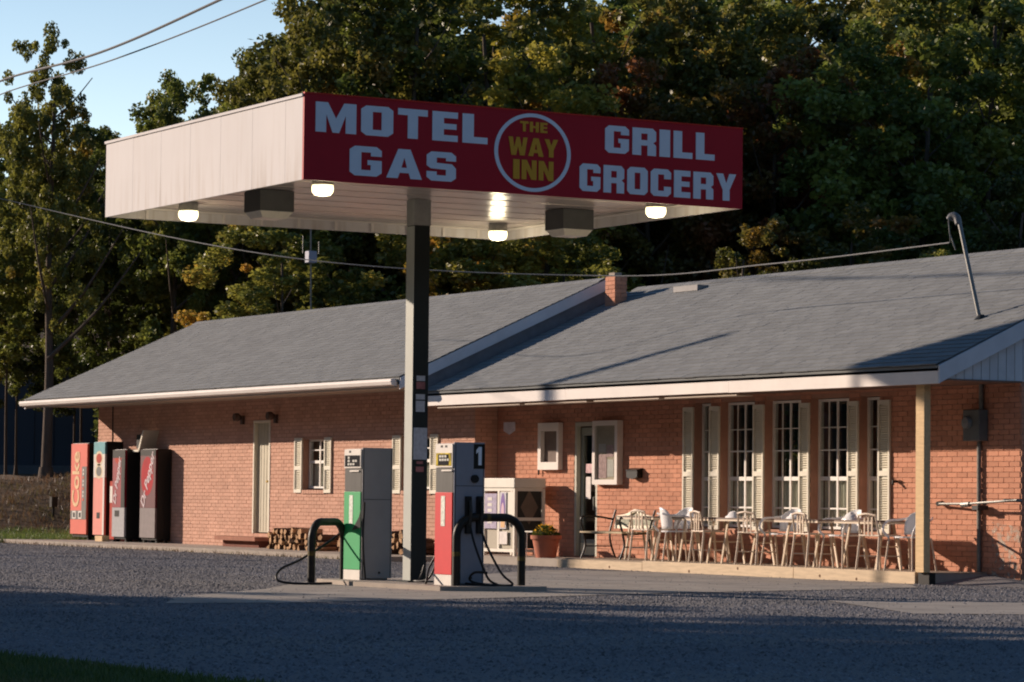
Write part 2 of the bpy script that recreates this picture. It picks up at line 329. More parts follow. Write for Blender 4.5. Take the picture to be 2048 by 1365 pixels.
# loose stones on the lot (thousands: one mesh)
def pebbles(name, n, dmin, dmax, size, ma, keep=None, power=1.0):
    d = dmin + (dmax - dmin) * rng.random(n) ** power
    s = (rng.random(n) - 0.5) * 2 * d * 0.175
    x = -0.867 * d + 0.498 * s; y = 0.498 * d + 0.867 * s
    ok = np.ones(n, bool) if keep is None else keep(x, y)
    x, y = x[ok], y[ok]; n = len(x)
    r = size * (0.5 + rng.random(n) ** 2); a = rng.random(n) * 6.28
    V = np.zeros((n, 5, 3)); 
    for k in range(4):
        rr = r * (0.7 + 0.6 * rng.random(n)); t = a + k * math.pi / 2 + rng.normal(0, .25, n)
        V[:, k, 0] = x + rr * np.cos(t); V[:, k, 1] = y + rr * np.sin(t); V[:, k, 2] = 0.0
    V[:, 4, 0] = x + rng.normal(0, .3, n) * r; V[:, 4, 1] = y + rng.normal(0, .3, n) * r; V[:, 4, 2] = r * (0.5 + 0.5 * rng.random(n))
    base = (np.arange(n) * 5)[:, None]
    Fc = np.concatenate([base + np.array([[k, (k + 1) % 4, 4]]) for k in range(4)])
    me = bpy.data.meshes.new(name); me.vertices.add(n * 5); me.vertices.foreach_set('co', V.reshape(-1))
    nf = len(Fc); me.loops.add(nf * 3); me.loops.foreach_set('vertex_index', Fc.reshape(-1).astype(np.int32))
    me.polygons.add(nf); me.polygons.foreach_set('loop_start', np.arange(nf, dtype=np.int32) * 3)
    at = me.attributes.new('rnd', 'FLOAT', 'FACE'); at.data.foreach_set('value', np.tile(rng.random(n), 4).astype(np.float32))
    me.update(); me.validate(); me.materials.append(ma)
    o = bpy.data.objects.new(name, me); COL.objects.link(o); return o
STONE = mat('stone', (0.17, 0.165, 0.17), 0.9, var=0.3, scale=.6, rnd=0.35, spec=0.3)
def inpoly(poly):
    def f(x, y):
        ins = np.zeros(len(x), bool); n = len(poly); j = n - 1
        for i in range(n):
            xi, yi = poly[i]; xj, yj = poly[j]
            c = ((yi > y) != (yj > y)) & (x < (xj - xi) * (y - yi) / (yj - yi + 1e-12) + xi); ins ^= c; j = i
        return ins
    return f
ap_poly = inpoly([(v.co.x, v.co.y) for v in apron.data.vertices]); sl_poly = inpoly([(v.co.x, v.co.y) for v in aps.data.vertices])
def keep_stones(x, y):
    k = (y < 22.65) | ((x > -43) & (y < 23.55)) | ((x > -31) & (y < 24.7))
    k &= ~((-0.867 * x + 0.498 * y) < 19.3 - 1.56 * (0.498 * x + 0.867 * y + 3.2))
    edge = rng.random(len(x)) < 0.10
    return k & (edge | ~(ap_poly(x, y) | sl_poly(x, y)))
tag(pebbles('gravel_stones', 190000, 14, 66, 0.0135, STONE, keep_stones, 0.75), 'loose grey crushed stone spread over the forecourt', 'gravel', kind='stuff')

# blades of grass and weeds
def blades(name, pts, h, w, ma, label, cat='grass', lean=0.35):
    n = len(pts); P = np.array(pts); a = rng.random(n) * 6.28; hh = h * (0.4 + 0.9 * rng.random(n))
    V = np.zeros((n, 3, 3)); V[:, 0] = P; V[:, 1] = P; V[:, 2] = P
    V[:, 0, 0] -= w * np.cos(a); V[:, 0, 1] -= w * np.sin(a); V[:, 1, 0] += w * np.cos(a); V[:, 1, 1] += w * np.sin(a)
    V[:, 2, 0] += rng.normal(0, lean, n) * hh; V[:, 2, 1] += rng.normal(0, lean, n) * hh; V[:, 2, 2] += hh
    me = bpy.data.meshes.new(name); me.vertices.add(n * 3); me.vertices.foreach_set('co', V.reshape(-1))
    me.loops.add(n * 3); me.loops.foreach_set('vertex_index', np.arange(n * 3, dtype=np.int32)); me.polygons.add(n)
    me.polygons.foreach_set('loop_start', np.arange(n, dtype=np.int32) * 3)
    at = me.attributes.new('rnd', 'FLOAT', 'FACE'); at.data.foreach_set('value', rng.random(n).astype(np.float32))
    me.update(); me.validate(); me.materials.append(ma); o = bpy.data.objects.new(name, me); COL.objects.link(o)
    return tag(o, label, cat, kind='stuff')
GREEN = leafmat('grass_green', (0.04, 0.075, 0.02), (0.10, 0.14, 0.03), (0.16, 0.13, 0.05), 0.12, 0.8)
DRY = leafmat('grass_dry', (0.06, 0.04, 0.02), (0.17, 0.11, 0.055), (0.10, 0.10, 0.03), 0.2, 0.8)
def dspts(n, d0, d1, s0, s1, z=None):
    d = d0 + (d1 - d0) * rng.random(n); s = s0 + (s1 - s0) * rng.random(n)
    x = -0.867 * d + 0.498 * s; y = 0.498 * d + 0.867 * s
    return [(a, b, terrain_h(a, b) if z is None else z) for a, b in zip(x, y)]
blades('verge_grass', [p for p in dspts(60000, 14.0, 20.5, -4.2, -1.0, 0.006) if (-0.867 * p[0] + 0.498 * p[1]) < 19.3 - 1.56 * (0.498 * p[0] + 0.867 * p[1] + 3.2) + random.gauss(0, .12)], 0.04, 0.006, GREEN, 'shaded mown grass at the near edge of the forecourt')
blades('lawn_grass', [(x, y, max(z, 0)) for x, y, z in dspts(30000, 63.6, 68.8, -14, -6.6)], 0.16, 0.012, GREEN, 'sunlit green grass strip beyond the vending machines')
blades('bank_weeds', dspts(8000, 68.0, 74.0, -15, -5.8), 0.12, 0.012, DRY, 'dry brown weeds growing on the low bank', 'weeds')
blades('walkway_weeds', [(x, 22.66 + random.gauss(0, .05), 0.0) for x in np.linspace(-61, -43.5, 900)], 0.07, 0.006, DRY, 'dry weeds along the walkway edge', 'weeds')
blades('wall_weeds', [(x, 24.72 + random.gauss(0, .03), 0.0) for x in np.linspace(-30.9, -29.8, 260)], 0.07, 0.006, DRY, 'dry weeds at the foot of the brick wall', 'weeds')
MATS['grass_soil2'] = GRASS
lawn = MB().face([(x, y, 0.004) for x, y in [(p[0], p[1]) for p in ((-0.867 * d + 0.498 * s, 0.498 * d + 0.867 * s) for d, s in ((63.4, -6.4), (63.2, -16), (69.5, -16), (69.5, -6.4)))]]).build('lawn', GRASS, None); tag(lawn, kind='structure')

# ------------------------------------------------------------------ brickwork
BW, BH, BJ = 0.2, 0.0577, 0.0095
FULL = None
def brick_mesh(ma):
    me = MB().box(0, BW, -0.012, 0.0, 0, BH).build('tmpbrick', ma, None); d = me.data; bpy.data.objects.remove(me); d.name = 'brick'; return d
def brickwork(wall, ma, O, U, N, L, H, holes=(), singles=0, rank=None, clip=None):
    """running-bond bricks on the plane through O; U along, Z up, N outwards. holes: (u0,u1,v0,v1)"""
    O, U, N = Vector(O), Vector(U), Vector(N); rows = int(H / (BH + BJ)); items = []
    for r in range(rows):
        v0 = r * (BH + BJ); u = -(r % 2) * (BW + BJ) / 2
        while u < L:
            segs = [(max(u, 0), min(u + BW, L))]; u += BW + BJ
            for (a, b, c, d) in holes:
                if v0 + BH > c and v0 < d:
                    ns = []
                    for (p, q) in segs:
                        if q <= a or p >= b: ns.append((p, q)); continue
                        if p < a: ns.append((p, a))
                        if q > b: ns.append((b, q))
                    segs = ns
            for (p, q) in segs:
                if q - p > 0.02 and (clip is None or clip(p, v0) and clip(q, v0 + BH)): items.append((p, q, v0))
    pick = set()
    if singles:
        full = [i for i, it in enumerate(items) if abs(it[1] - it[0] - BW) < 1e-4 and (rank is None or rank(it) is not None)]
        full.sort(key=lambda i: rank(items[i]) if rank else 0); pick = set(full[:singles])
    mb = MB(); R = Matrix((U, -N, Vector((0, 0, 1)))).transposed().to_4x4(); off = Vector((0, 0, 0)); q_ = wall
    while q_ is not None: off += q_.location; q_ = q_.parent
    me = brick_mesh(ma) if singles else None
    for i, (p, q, v) in enumerate(items):
        proud = 0.008 + random.random() * 0.004
        if i in pick:
            o = bpy.data.objects.new('brick', me); COL.objects.link(o); o.parent = wall
            M = R.copy(); M.translation = O + U * p + Vector((0, 0, v)) + N * (proud - 0.012) - off; o.matrix_local = M
        else:
            mb.rc = random.random(); c = O + U * ((p + q) / 2) + Vector((0, 0, v + BH / 2)) + N * (proud / 2)
            mb.obox(c, U * (q - p) / 2, N * (proud / 2), Vector((0, 0, BH / 2)))
    tag(mb.build('bricks', ma, wall), kind='stuff')
def wall_slab(name, parent, x0, x1, y0, y1, z0, z1, holes, ma=MORTAR, part=True):
    """mortar-coloured core with rectangular holes (x0,x1,z0,z1)"""
    mb = MB(); xs = sorted(set([x0, x1] + [h[0] for h in holes] + [h[1] for h in holes]))
    for a, b in zip(xs[:-1], xs[1:]):
        hs = sorted([h for h in holes if h[0] < b - 1e-6 and h[1] > a + 1e-6], key=lambda h: h[2]); z = z0
        for h in hs:
            if h[2] > z: mb.box(a, b, y0, y1, z, h[2])
            z = h[3]
        if z < z1: mb.box(a, b, y0, y1, z, z1)
    return mb.build(name, ma, parent)

def shingles(roof, X0, X1, y0, z0, y1, z1, singles, rank):
    """courses of tabs on the slope from the eave (y0,z0) up to the ridge (y1,z1)"""
    S = Vector((0, y1 - y0, z1 - z0)); Ls = S.length; S.normalize(); Nn = Vector((0, -S.z, S.y)); exp = 0.14; tw = 0.30
    items = []; r = 0
    while r * exp < Ls - 0.05:
        s0 = r * exp; u = X0 - random.random() * tw
        while u < X1:
            a, b = max(u, X0), min(u + tw - 0.008, X1); u += tw
            if b - a > 0.03: items.append((a, b, s0))
        r += 1
    order = sorted([i for i, t in enumerate(items) if abs(t[1] - t[0] - tw + 0.008) < 1e-4], key=lambda i: rank(items[i])); pick = set(order[:singles])
    off = Vector((0, 0, 0)); q_ = roof
    while q_ is not None: off += q_.location; q_ = q_.parent
    def tab(mb, O, w, j):
        e = 0.155; t0 = 0.012; A = O; U = Vector((w, 0, 0)); T = S * e
        mb.quadbox([A, A + U, A + U + T, A + T, A + Nn * t0, A + U + Nn * t0, A + U + T + Nn * 0.003, A + T + Nn * 0.003])
    pm = MB(); tab(pm, Vector((0, 0, 0)), tw - 0.008, 0); t = pm.build('tmp', SHING, None); me = t.data; me.name = 'shingle'; bpy.data.objects.remove(t)
    mb = MB()
    for i, (a, b, s0) in enumerate(items):
        O = Vector((a, y0, z0)) + S * (s0 + random.uniform(-.004, .004)) + Nn * (0.003 + random.random() * 0.003)
        if i in pick:
            o = bpy.data.objects.new('shingle', me); COL.objects.link(o); o.parent = roof; o.location = O - off
        else: mb.rc = random.random(); tab(mb, O, b - a, 0)
    tag(mb.build('shingles', SHING, roof), kind='stuff')

# ------------------------------------------------------------------ windows and shutters
GLASS = glass('window_glass')
FRAMEW = mat('window_white', (0.78, 0.76, 0.70), 0.5, var=0.04)
CURT = mat('curtain', (0.60, 0.57, 0.48), 0.9, var=0.15, scale=3, stretch=(6, 6, 0.5))
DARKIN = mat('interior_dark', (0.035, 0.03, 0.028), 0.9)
def window(parent, x0, x1, z0, z1, y, rails, cols, thick, lower_curtain, label=None):
    w = bpy.data.objects.new('window', None); COL.objects.link(w); w.parent = parent; w.empty_display_size = 0.1
    if label: w['label'] = label
    w.location = Vector(((x0 + x1) / 2, y, z0)) - parent.location
    f = MB(); e = 0.035
    f.box(x0, x0 + e, y - .02, y + .05, z0, z1); f.box(x1 - e, x1, y - .02, y + .05, z0, z1)
    f.box(x0 + e, x1 - e, y - .02, y + .05, z0, z0 + e); f.box(x0 + e, x1 - e, y - .02, y + .05, z1 - e, z1)
    f.build('frame', FRAMEW, w)
    g = MB(); n = len(cols)
    for (zz, t) in rails: g.box(x0 + e, x1 - e, y - .012, y + .008, zz - t / 2, zz + t / 2)
    for (xx, t) in cols: g.box(xx - t / 2, xx + t / 2, y - .016, y + .004, z0 + e, z1 - e)
    g.build('muntins', FRAMEW, w)
    MB().box(x0 + e, x1 - e, y + .012, y + .016, z0 + e, z1 - e).build('pane', GLASS, w)
    if lower_curtain:
        c = MB(); za, zb = lower_curtain; k = 22
        for i in range(k):
            a = x0 + e + (x1 - x0 - 2 * e) * i / k; b = x0 + e + (x1 - x0 - 2 * e) * (i + 1) / k; yy = y + .07 + .02 * (i % 2); y2 = y + .07 + .02 * ((i + 1) % 2)
            c.face([(a, yy, za), (b, y2, za), (b, y2, zb), (a, yy, zb)])
        c.build('curtain', CURT, w)
    return w
def shutter(parent, x0, x1, z0, z1, y):
    s = bpy.data.objects.new('shutter', None); COL.objects.link(s); s.parent = parent; s.empty_display_size = 0.1; s.location = Vector(((x0 + x1) / 2, y, z0)) - parent.location
    e = 0.035; f = MB(); zm = z0 + (z1 - z0) * 0.45
    f.box(x0, x0 + e, y - .045, y - .015, z0, z1); f.box(x1 - e, x1, y - .045, y - .015, z0, z1)
    for a, b in ((z0, z0 + .06), (zm - .035, zm + .035), (z1 - .06, z1)): f.box(x0 + e, x1 - e, y - .045, y - .015, a, b)
    f.build('frame', CREAM, s)
    lo = MB(); z = z0 + .075
    while z < z1 - .08:
        if abs(z - zm) > .05: lo.obox(((x0 + x1) / 2, y - .028, z), ((x1 - x0) / 2 - e, 0, 0), (0, .012, -.010), (0, .0015, .002))
        z += 0.032
    lo.box(x0 + e, x1 - e, y - .02, y - .013, z0 + .06, zm - .035); lo.box(x0 + e, x1 - e, y - .02, y - .013, zm + .035, z1 - .06)
    lo.build('louvres', CREAM, s)
    return s

# ------------------------------------------------------------------ the motel wing (left)
XL, XR, YW = -59.5, -43.64, 24.4
wing = thing('motel_wing', 'long pale pink brick wing with the taller grey gable roof behind the canopy column', 'building', (-51.5, 24.4, 0))
WH = [(-52.0, -51.28, 0.33, 2.40), (-49.92, -49.02, 1.13, 2.03), (-46.14, -45.10, 1.13, 2.03)]
wwall = wall_slab('front_wall', wing, XL, XR, YW, YW + .2, 0, 2.88, WH)
px_rank = lambda it: -it[0] + (0 if 0.15 < it[2] < 2.2 else 100)
brickwork(wwall, BRICKL, (XL, YW, 0.0), (1, 0, 0), (0, -1, 0), XR - XL, 2.86, [(h[0] - XL, h[1] - XL, h[2], h[3]) for h in WH], 300,
          lambda it: abs(it[0] - 12.4) + (0 if 0.5 < it[2] < 2.1 else 50))
ew = MB().box(XR - .2, XR, YW + .2, 30.2, 0, 2.88).build('end_wall', MORTAR, wing)
brickwork(ew, BRICKL, (XR, YW, 0), (0, 1, 0), (1, 0, 0), 0.42, 2.86, [], 0)
B('rear_wall', MORTAR, wing, XL, XR, 30.2, 30.4, 0, 2.88)
lw = B('side_wall', MORTAR, wing, XL, XL + .2, YW + .2, 30.2, 0, 2.88)
# roof
EY, EZ, RY, RZ = 23.05, 2.93, 26.88, 4.66
RX0, RX1 = -60.2, -43.7
def gable_roof(parent, X0, X1, ey, ez, ry, rz, th=0.07):
    r = MB(); by = 2 * ry - ey
    r.quadbox([(X0, ey, ez - th), (X1, ey, ez - th), (X1, ry, rz - th), (X0, ry, rz - th), (X0, ey, ez), (X1, ey, ez), (X1, ry, rz), (X0, ry, rz)])
    r.quadbox([(X0, ry, rz - th), (X1, ry, rz - th), (X1, by, ez - th), (X0, by, ez - th), (X0, ry, rz), (X1, ry, rz), (X1, by, ez), (X0, by, ez)])
    return r.build('roof', SHING, parent)
roofL = gable_roof(wing, RX0, RX1, EY, EZ, RY, RZ)
shingles(roofL, RX0, RX1, EY - .02, EZ, RY, RZ, 300, lambda t: -t[0] * 0.6 + t[2] * 0.3)
rc = MB(); i = 0
x = RX0
while x < RX1:
    rc.rc = random.random(); x2 = min(x + .29, RX1)
    rc.quadbox([(x, RY - .13, RZ - .045), (x2, RY - .13, RZ - .045), (x2, RY, RZ + .012), (x, RY, RZ + .012), (x, RY - .13, RZ - .033), (x2, RY - .13, RZ - .033), (x2, RY, RZ + .03), (x, RY, RZ + .03)])
    rc.quadbox([(x, RY, RZ + .012), (x2, RY, RZ + .012), (x2, RY + .13, RZ - .045), (x, RY + .13, RZ - .045), (x, RY, RZ + .03), (x2, RY, RZ + .03), (x2, RY + .13, RZ - .033), (x, RY + .13, RZ - .033)]); x += .3
rc.build('ridge_cap', SHING, roofL)
# gutter with a rounded front, soffit and rakes
gp = [(EY - .02, EZ - .02), (EY - .11, EZ - .03), (EY - .125, EZ - .07), (EY - .10, EZ - .12), (EY - .03, EZ - .14), (EY - .0, EZ - .14)]
g = MB(); xs = [RX0 - .03, RX1 - .1]
for a, b in zip(gp[:-1], gp[1:]): g.face([(xs[0], *a), (xs[1], *a), (xs[1], *b), (xs[0], *b)])
g.face([(xs[0], *p) for p in gp]); g.face([(xs[1], *p) for p in gp]); g.build('gutter', WHITE, wing)
B('soffit', SOFFW, wing, RX0 + .05, RX1 - .12, EY + .02, YW - .012, 2.80, 2.82)
B('fascia_board', SOFFW, wing, RX0 + .05, RX1 - .12, EY, EY + .02, 2.76, 2.86)
rk = MB(); hh = .13
for (ya, za, yb, zb) in ((EY, EZ, RY, RZ), (2 * RY - EY, EZ, RY, RZ)):
    rk.quadbox([(RX1 - .03, ya, za - .06 - hh), (RX1 + .01, ya, za - .06 - hh), (RX1 + .01, yb, zb - .06 - hh), (RX1 - .03, yb, zb - .06 - hh), (RX1 - .03, ya, za - .005), (RX1 + .01, ya, za - .005), (RX1 + .01, yb, zb - .005), (RX1 - .03, yb, zb - .005)])
rk.build('rake_board', WHITER, wing)
rk2 = MB(); hh = .12
for (ya, za, yb, zb) in ((EY, EZ, RY, RZ), (2 * RY - EY, EZ, RY, RZ)):
    rk2.quadbox([(RX0 - .02, ya, za - .06 - hh), (RX0 + .02, ya, za - .06 - hh), (RX0 + .02, yb, zb - .06 - hh), (RX0 - .02, yb, zb - .06 - hh), (RX0 - .02, ya, za - .005), (RX0 + .02, ya, za - .005), (RX0 + .02, yb, zb - .005), (RX0 - .02, yb, zb - .005)])
rk2.build('rake_board', WHITER, wing)
for X_, nm in ((XR, 'gable_wall'), (XL + .2, 'gable_wall')):
    gw = MB(); by = 2 * RY - EY; s = (RZ - EZ) / (RY - EY)
    A = ((YW + .01, 2.88) if X_ != XR else (EY + .15, 2.70)); z1 = 0; Bp = (30.2, 2.88); T = (RY, RZ - .1); z1 = EZ + s * (A[0] - EY) - .1
    gw.face([(X_ - .1, A[0], A[1]), (X_ - .1, Bp[0], Bp[1]), (X_ - .1, Bp[0], z1 - .05), (X_ - .1, T[0], T[1]), (X_ - .1, A[0], z1)]); gw.build(nm, mat('flashing_grey', (.17, .18, .20), .8) if X_ == XR else BRICKL, wing)
# door on the wing
DOORC = mat('cream_door', (0.50, 0.46, 0.34), 0.55, var=0.06)
d = bpy.data.objects.new('door', None); COL.objects.link(d); d.parent = wing; d.location = Vector((-51.64, YW, .33)) - wing.location
MB().box(-51.97, -51.31, YW + .05, YW + .09, .35, 2.37).build('door_leaf', DOORC, d)
fr = MB(); fr.box(-52.0, -51.955, YW - .02, YW + .05, .33, 2.40); fr.box(-51.325, -51.28, YW - .02, YW + .05, .33, 2.40); fr.box(-51.955, -51.325, YW - .02, YW + .05, 2.355, 2.40); fr.build('door_frame', CREAM, d)
MB().tube([(-51.42, YW + .05, 1.28), (-51.42, YW - .02, 1.28)], .022, 10).build('handle', mat('brass', (.35, .26, .12), .35, 1), d)
rib = MB()
for k in range(5): rib.box(-51.92 + k * .12, -51.90 + k * .12, YW + .044, YW + .052, .37, 2.35)
rib.build('rib', DOORC, d)
STEP = mat('brick_step', (0.33, 0.15, 0.10), .9, var=.2, scale=8)
st = thing('brick_step', 'low brick step below the narrow cream door', 'step', (-51.6, 24.1, .08))
MB().box(-52.5, -50.75, 23.85, 24.38, .20, .27).build('top_course', STEP, st)
MB().box(-52.4, -50.85, 23.98, 24.38, .08, .20).build('base', mat('brick_step_base', (0.18, 0.07, 0.05), .9), st)
for (x0, x1) in ((-49.92, -49.02), (-46.14, -45.10)):
    window(wing, x0 + .02, x1 - .02, 1.16, 2.03, YW + .12, [(1.63, .05), (1.84, .02)], [((x0 + x1) / 2, .04)], .02, (1.18, 1.62))
    shutter(wing, x0 - .30, x0 - .0, 1.08, 2.06, YW); shutter(wing, x1 + .0, x1 + .27, 1.08, 2.06, YW)
    sl = MB()
    n = 9
    for k in range(n):
        a = x0 - .02 + (x1 - x0 + .04) * k / n; sl.rc = random.random(); sl.box(a, a + (x1 - x0 + .04) / n - .01, YW - .035, YW + .1, 1.065, 1.13)
    sl.build('window_sill', BRICKL, wing)
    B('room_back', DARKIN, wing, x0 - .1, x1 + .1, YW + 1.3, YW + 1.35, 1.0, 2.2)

# ------------------------------------------------------------------ the store (right)
SX0, SX1, SY = -43.60, -30.39, 24.8
store = thing('brick_store', 'orange brick store with lower grey roof, tall shuttered windows and a white gable end', 'building', (-37, 24.8, 0))
SH = [(-41.18, -40.50, 0.14, 2.20), (-37.80, -37.38, .62, 2.43), (-37.12, -36.26, .62, 2.43), (-36.0, -35.14, .62, 2.43), (-34.9, -34.01, .62, 2.43), (-33.77, -33.32, .62, 2.43)]
swall = wall_slab('front_wall', store, SX0, SX1, SY, SY + .2, 0, 2.62, SH)
brickwork(swall, BRICK, (SX0, SY, 0.0), (1, 0, 0), (0, -1, 0), SX1 - SX0, 2.60, [(h[0] - SX0, h[1] - SX0, h[2], h[3]) for h in SH], 300,
          lambda it: -it[0] + (0 if 0.05 < it[2] < 1.75 else 4))
sew = MB().box(SX1 - .2, SX1, SY + .2, 31.2, 0, 2.62).build('end_wall', MORTAR, store)
brickwork(sew, BRICK, (SX1, SY, 0), (0, 1, 0), (1, 0, 0), 3.2, 2.5, [], 0)
B('rear_wall', MORTAR, store, SX0, SX1, 31.2, 31.4, 0, 2.62)
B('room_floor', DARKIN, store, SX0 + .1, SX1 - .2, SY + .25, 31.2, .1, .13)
B('ceiling', mat('ceiling_tile', (.25, .24, .22), .9), store, SX0 + .1, SX1 - .2, SY + .25, 31.2, 2.56, 2.6)
cl = MB()
for (xx, yy) in ((-36.2, 27.0), (-34.0, 28.2)): cl.box(xx, xx + .6, yy, yy + .15, 2.5, 2.55)
cl.build('ceiling_light', emis('tube_light', (1, .9, .7), 1.2), store)
sx = MB()   # shelving inside, only glimpsed
for k in range(5): sx.box(-38 + k * 1.1, -37.5 + k * 1.1, 26.6, 27.0, .13, 1.5)
sx.build('shelving', mat('shelving', (.16, .12, .10), .8, var=.6, scale=9), store)
for k, (x0, x1) in enumerate(((-37.80, -37.38), (-37.12, -36.26), (-36.0, -35.14), (-34.9, -34.01), (-33.77, -33.32))):
    xm = (x0 + x1) / 2; wide = x1 - x0 > .6
    cols = [(xm, .035), (x0 + (x1 - x0) * .27, .012), (x0 + (x1 - x0) * .76, .012)] if wide else [(xm, .016)]
    window(store, x0, x1, .64, 2.42, SY + .14, [(1.33, .055), (.92, .022), (1.72, .02), (2.03, .014)], cols, .02, (.66, 1.30))
for (x0, x1) in ((-38.07, -37.80), (-37.38, -37.12), (-36.26, -36.0), (-35.14, -34.9), (-34.01, -33.77), (-33.32, -33.06)):
    shutter(store, x0, x1, .60, 2.37, SY)
# roof of the store
SEY, SEZ, SRY, SRZ = 23.43, 2.70, 27.49, 4.527
roofR = gable_roof(store, RX1 + .03, -30.30, SEY, SEZ, SRY, SRZ)
shingles(roofR, RX1 + .03, -30.30, SEY - .02, SEZ, SRY, SRZ, 300, lambda t: -t[0] + t[2] * 0.9)
rc = MB(); x = RX1 + .03
while x < -30.3:
    rc.rc = random.random(); x2 = min(x + .29, -30.3)
    rc.quadbox([(x, SRY - .13, SRZ - .045), (x2, SRY - .13, SRZ - .045), (x2, SRY, SRZ + .012), (x, SRY, SRZ + .012), (x, SRY - .13, SRZ - .033), (x2, SRY - .13, SRZ - .033), (x2, SRY, SRZ + .03), (x, SRY, SRZ + .03)])
    rc.quadbox([(x, SRY, SRZ + .012), (x2, SRY, SRZ + .012), (x2, SRY + .13, SRZ - .045), (x, SRY + .13, SRZ - .045), (x, SRY, SRZ + .03), (x2, SRY, SRZ + .03), (x2, SRY + .13, SRZ - .033), (x, SRY + .13, SRZ - .033)]); x += .3
rc.build('ridge_cap', SHING, roofR)
fx = RX1 + .05
for a, b, dz in ((fx, -39.2, 0), (-39.196, -34.9, .002), (-34.896, -30.31, -.002)):
    B('fascia_board', WHITE, store, a, b, SEY - .0, SEY + .03, 2.475 + dz, 2.665 + dz)
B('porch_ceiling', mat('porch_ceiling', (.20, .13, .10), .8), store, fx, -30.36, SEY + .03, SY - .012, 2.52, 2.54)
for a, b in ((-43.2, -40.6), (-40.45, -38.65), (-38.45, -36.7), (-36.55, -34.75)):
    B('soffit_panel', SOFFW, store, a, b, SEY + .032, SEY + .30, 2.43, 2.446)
rk = MB(); hh = .16; s = (SRZ - SEZ) / (SRY - SEY)
for (ya, za, yb, zb) in ((SEY - .0, SEZ, SRY, SRZ), (2 * SRY - SEY, SEZ, SRY, SRZ)):
    rk.quadbox([(-30.305, ya, za - .06 - hh), (-30.275, ya, za - .06 - hh), (-30.275, yb, zb - .06 - hh), (-30.305, yb, zb - .06 - hh), (-30.305, ya, za - .005), (-30.275, ya, za - .005), (-30.275, yb, zb - .005), (-30.305, yb, zb - .005)])
rk.build('rake_board', WHITER, store)
BOARD = mat('siding_white', (0.62, 0.64, 0.67), .7, var=.08, scale=4, rnd=.05)
yy = SEY + .2
k = 0
gb = MB(); gb.face([(-30.40, SEY + .2, 2.53), (-30.40, 2 * SRY - SEY - .2, 2.53), (-30.40, SRY, SRZ - .16), (-30.40, SEY + .2, SEZ + s * .2 - .2)]).build('gable_backing', BLACK, store)
while yy < 32.2:
    y2 = yy + .122; zt0 = min(SEZ + s * (yy - SEY), SEZ + s * (2 * SRY - SEY - yy)) - .1; zt1 = min(SEZ + s * (y2 - SEY), SEZ + s * (2 * SRY - SEY - y2)) - .1
    MB().quadbox([(-30.395, yy, 2.535), (-30.375, yy, 2.535), (-30.375, y2, 2.535), (-30.395, y2, 2.535), (-30.395, yy, zt0), (-30.375, yy, zt0), (-30.375, y2, zt1), (-30.395, y2, zt1)]).build('siding_board', BOARD, store); yy += .132
ch = MB(); ch.box(-43.44, -43.14, 26.72, 26.94, 3.9, 4.68)
chim = ch.build('chimney', MORTAR, store)
brickwork(chim, BRICK, (-43.44, 26.72, 4.0), (1, 0, 0), (0, -1, 0), .30, .68); brickwork(chim, BRICK, (-43.14, 26.72, 4.0), (0, 1, 0), (1, 0, 0), .22, .68)
MB().box(-43.38, -43.20, 26.74, 26.88, 4.68, 4.74).build('cap_stone', CONCL, chim)
vt = MB(); yv = 27.15; zv = SEZ + s * (yv - SEY)
vt.box(-41.9, -41.2, yv - .1, yv + .12, zv - .02, zv + .07); vt.build('roof_vent', mat('vent', (.25, .24, .23), .6), store)
# glazed door with frame
d = bpy.data.objects.new('door', None); COL.objects.link(d); d.parent = store; d.location = Vector((-40.84, SY, .14)) - store.location
DF = mat('door_cream', (.50, .49, .40), .5, var=.05)
f = MB(); f.box(-41.17, -41.12, SY - .01, SY + .06, .14, 2.20); f.box(-40.55, -40.50, SY - .01, SY + .06, .14, 2.20); f.box(-41.12, -40.55, SY - .01, SY + .06, 2.14, 2.20); f.build('door_frame', DF, d)
f = MB(); f.box(-41.12, -41.04, SY + .07, SY + .11, .15, 2.12); f.box(-40.63, -40.55, SY + .07, SY + .11, .15, 2.12); f.box(-41.04, -40.63, SY + .07, SY + .11, .15, .40); f.box(-41.04, -40.63, SY + .07, SY + .11, 2.0, 2.12); f.build('door_leaf', mat('door_leaf', (.30, .32, .27), .5), d)
MB().box(-41.04, -40.63, SY + .085, SY + .09, .40, 2.0).build('pane', GLASS, d)
B('kick_plate', mat('kick', (.75, .70, .48), .5), d, -41.10, -40.57, SY + .064, SY + .069, .16, .34)
PAPER = mat('paper', (.72, .66, .62), .8, var=.12, scale=14); PAPER2 = mat('paper_pink', (.62, .42, .42), .8, var=.3, scale=20)
B('notice', PAPER2, d, -41.0, -40.78, SY + .079, SY + .083, 1.42, 1.56); B('notice', PAPER, d, -40.98, -40.84, SY + .079, SY + .083, 1.02, 1.36)
B('notice', PAPER, d, -40.72, -40.64, SY + .079, SY + .083, 1.22, 1.40)
MB().tube([(-40.66, SY + .07, 1.05), (-40.66, SY + .02, 1.05), (-40.66, SY + .02, .85), (-40.66, SY + .07, .85)], .012, 8).build('handle', mat('steel', (.5, .5, .5), .3, 1), d)
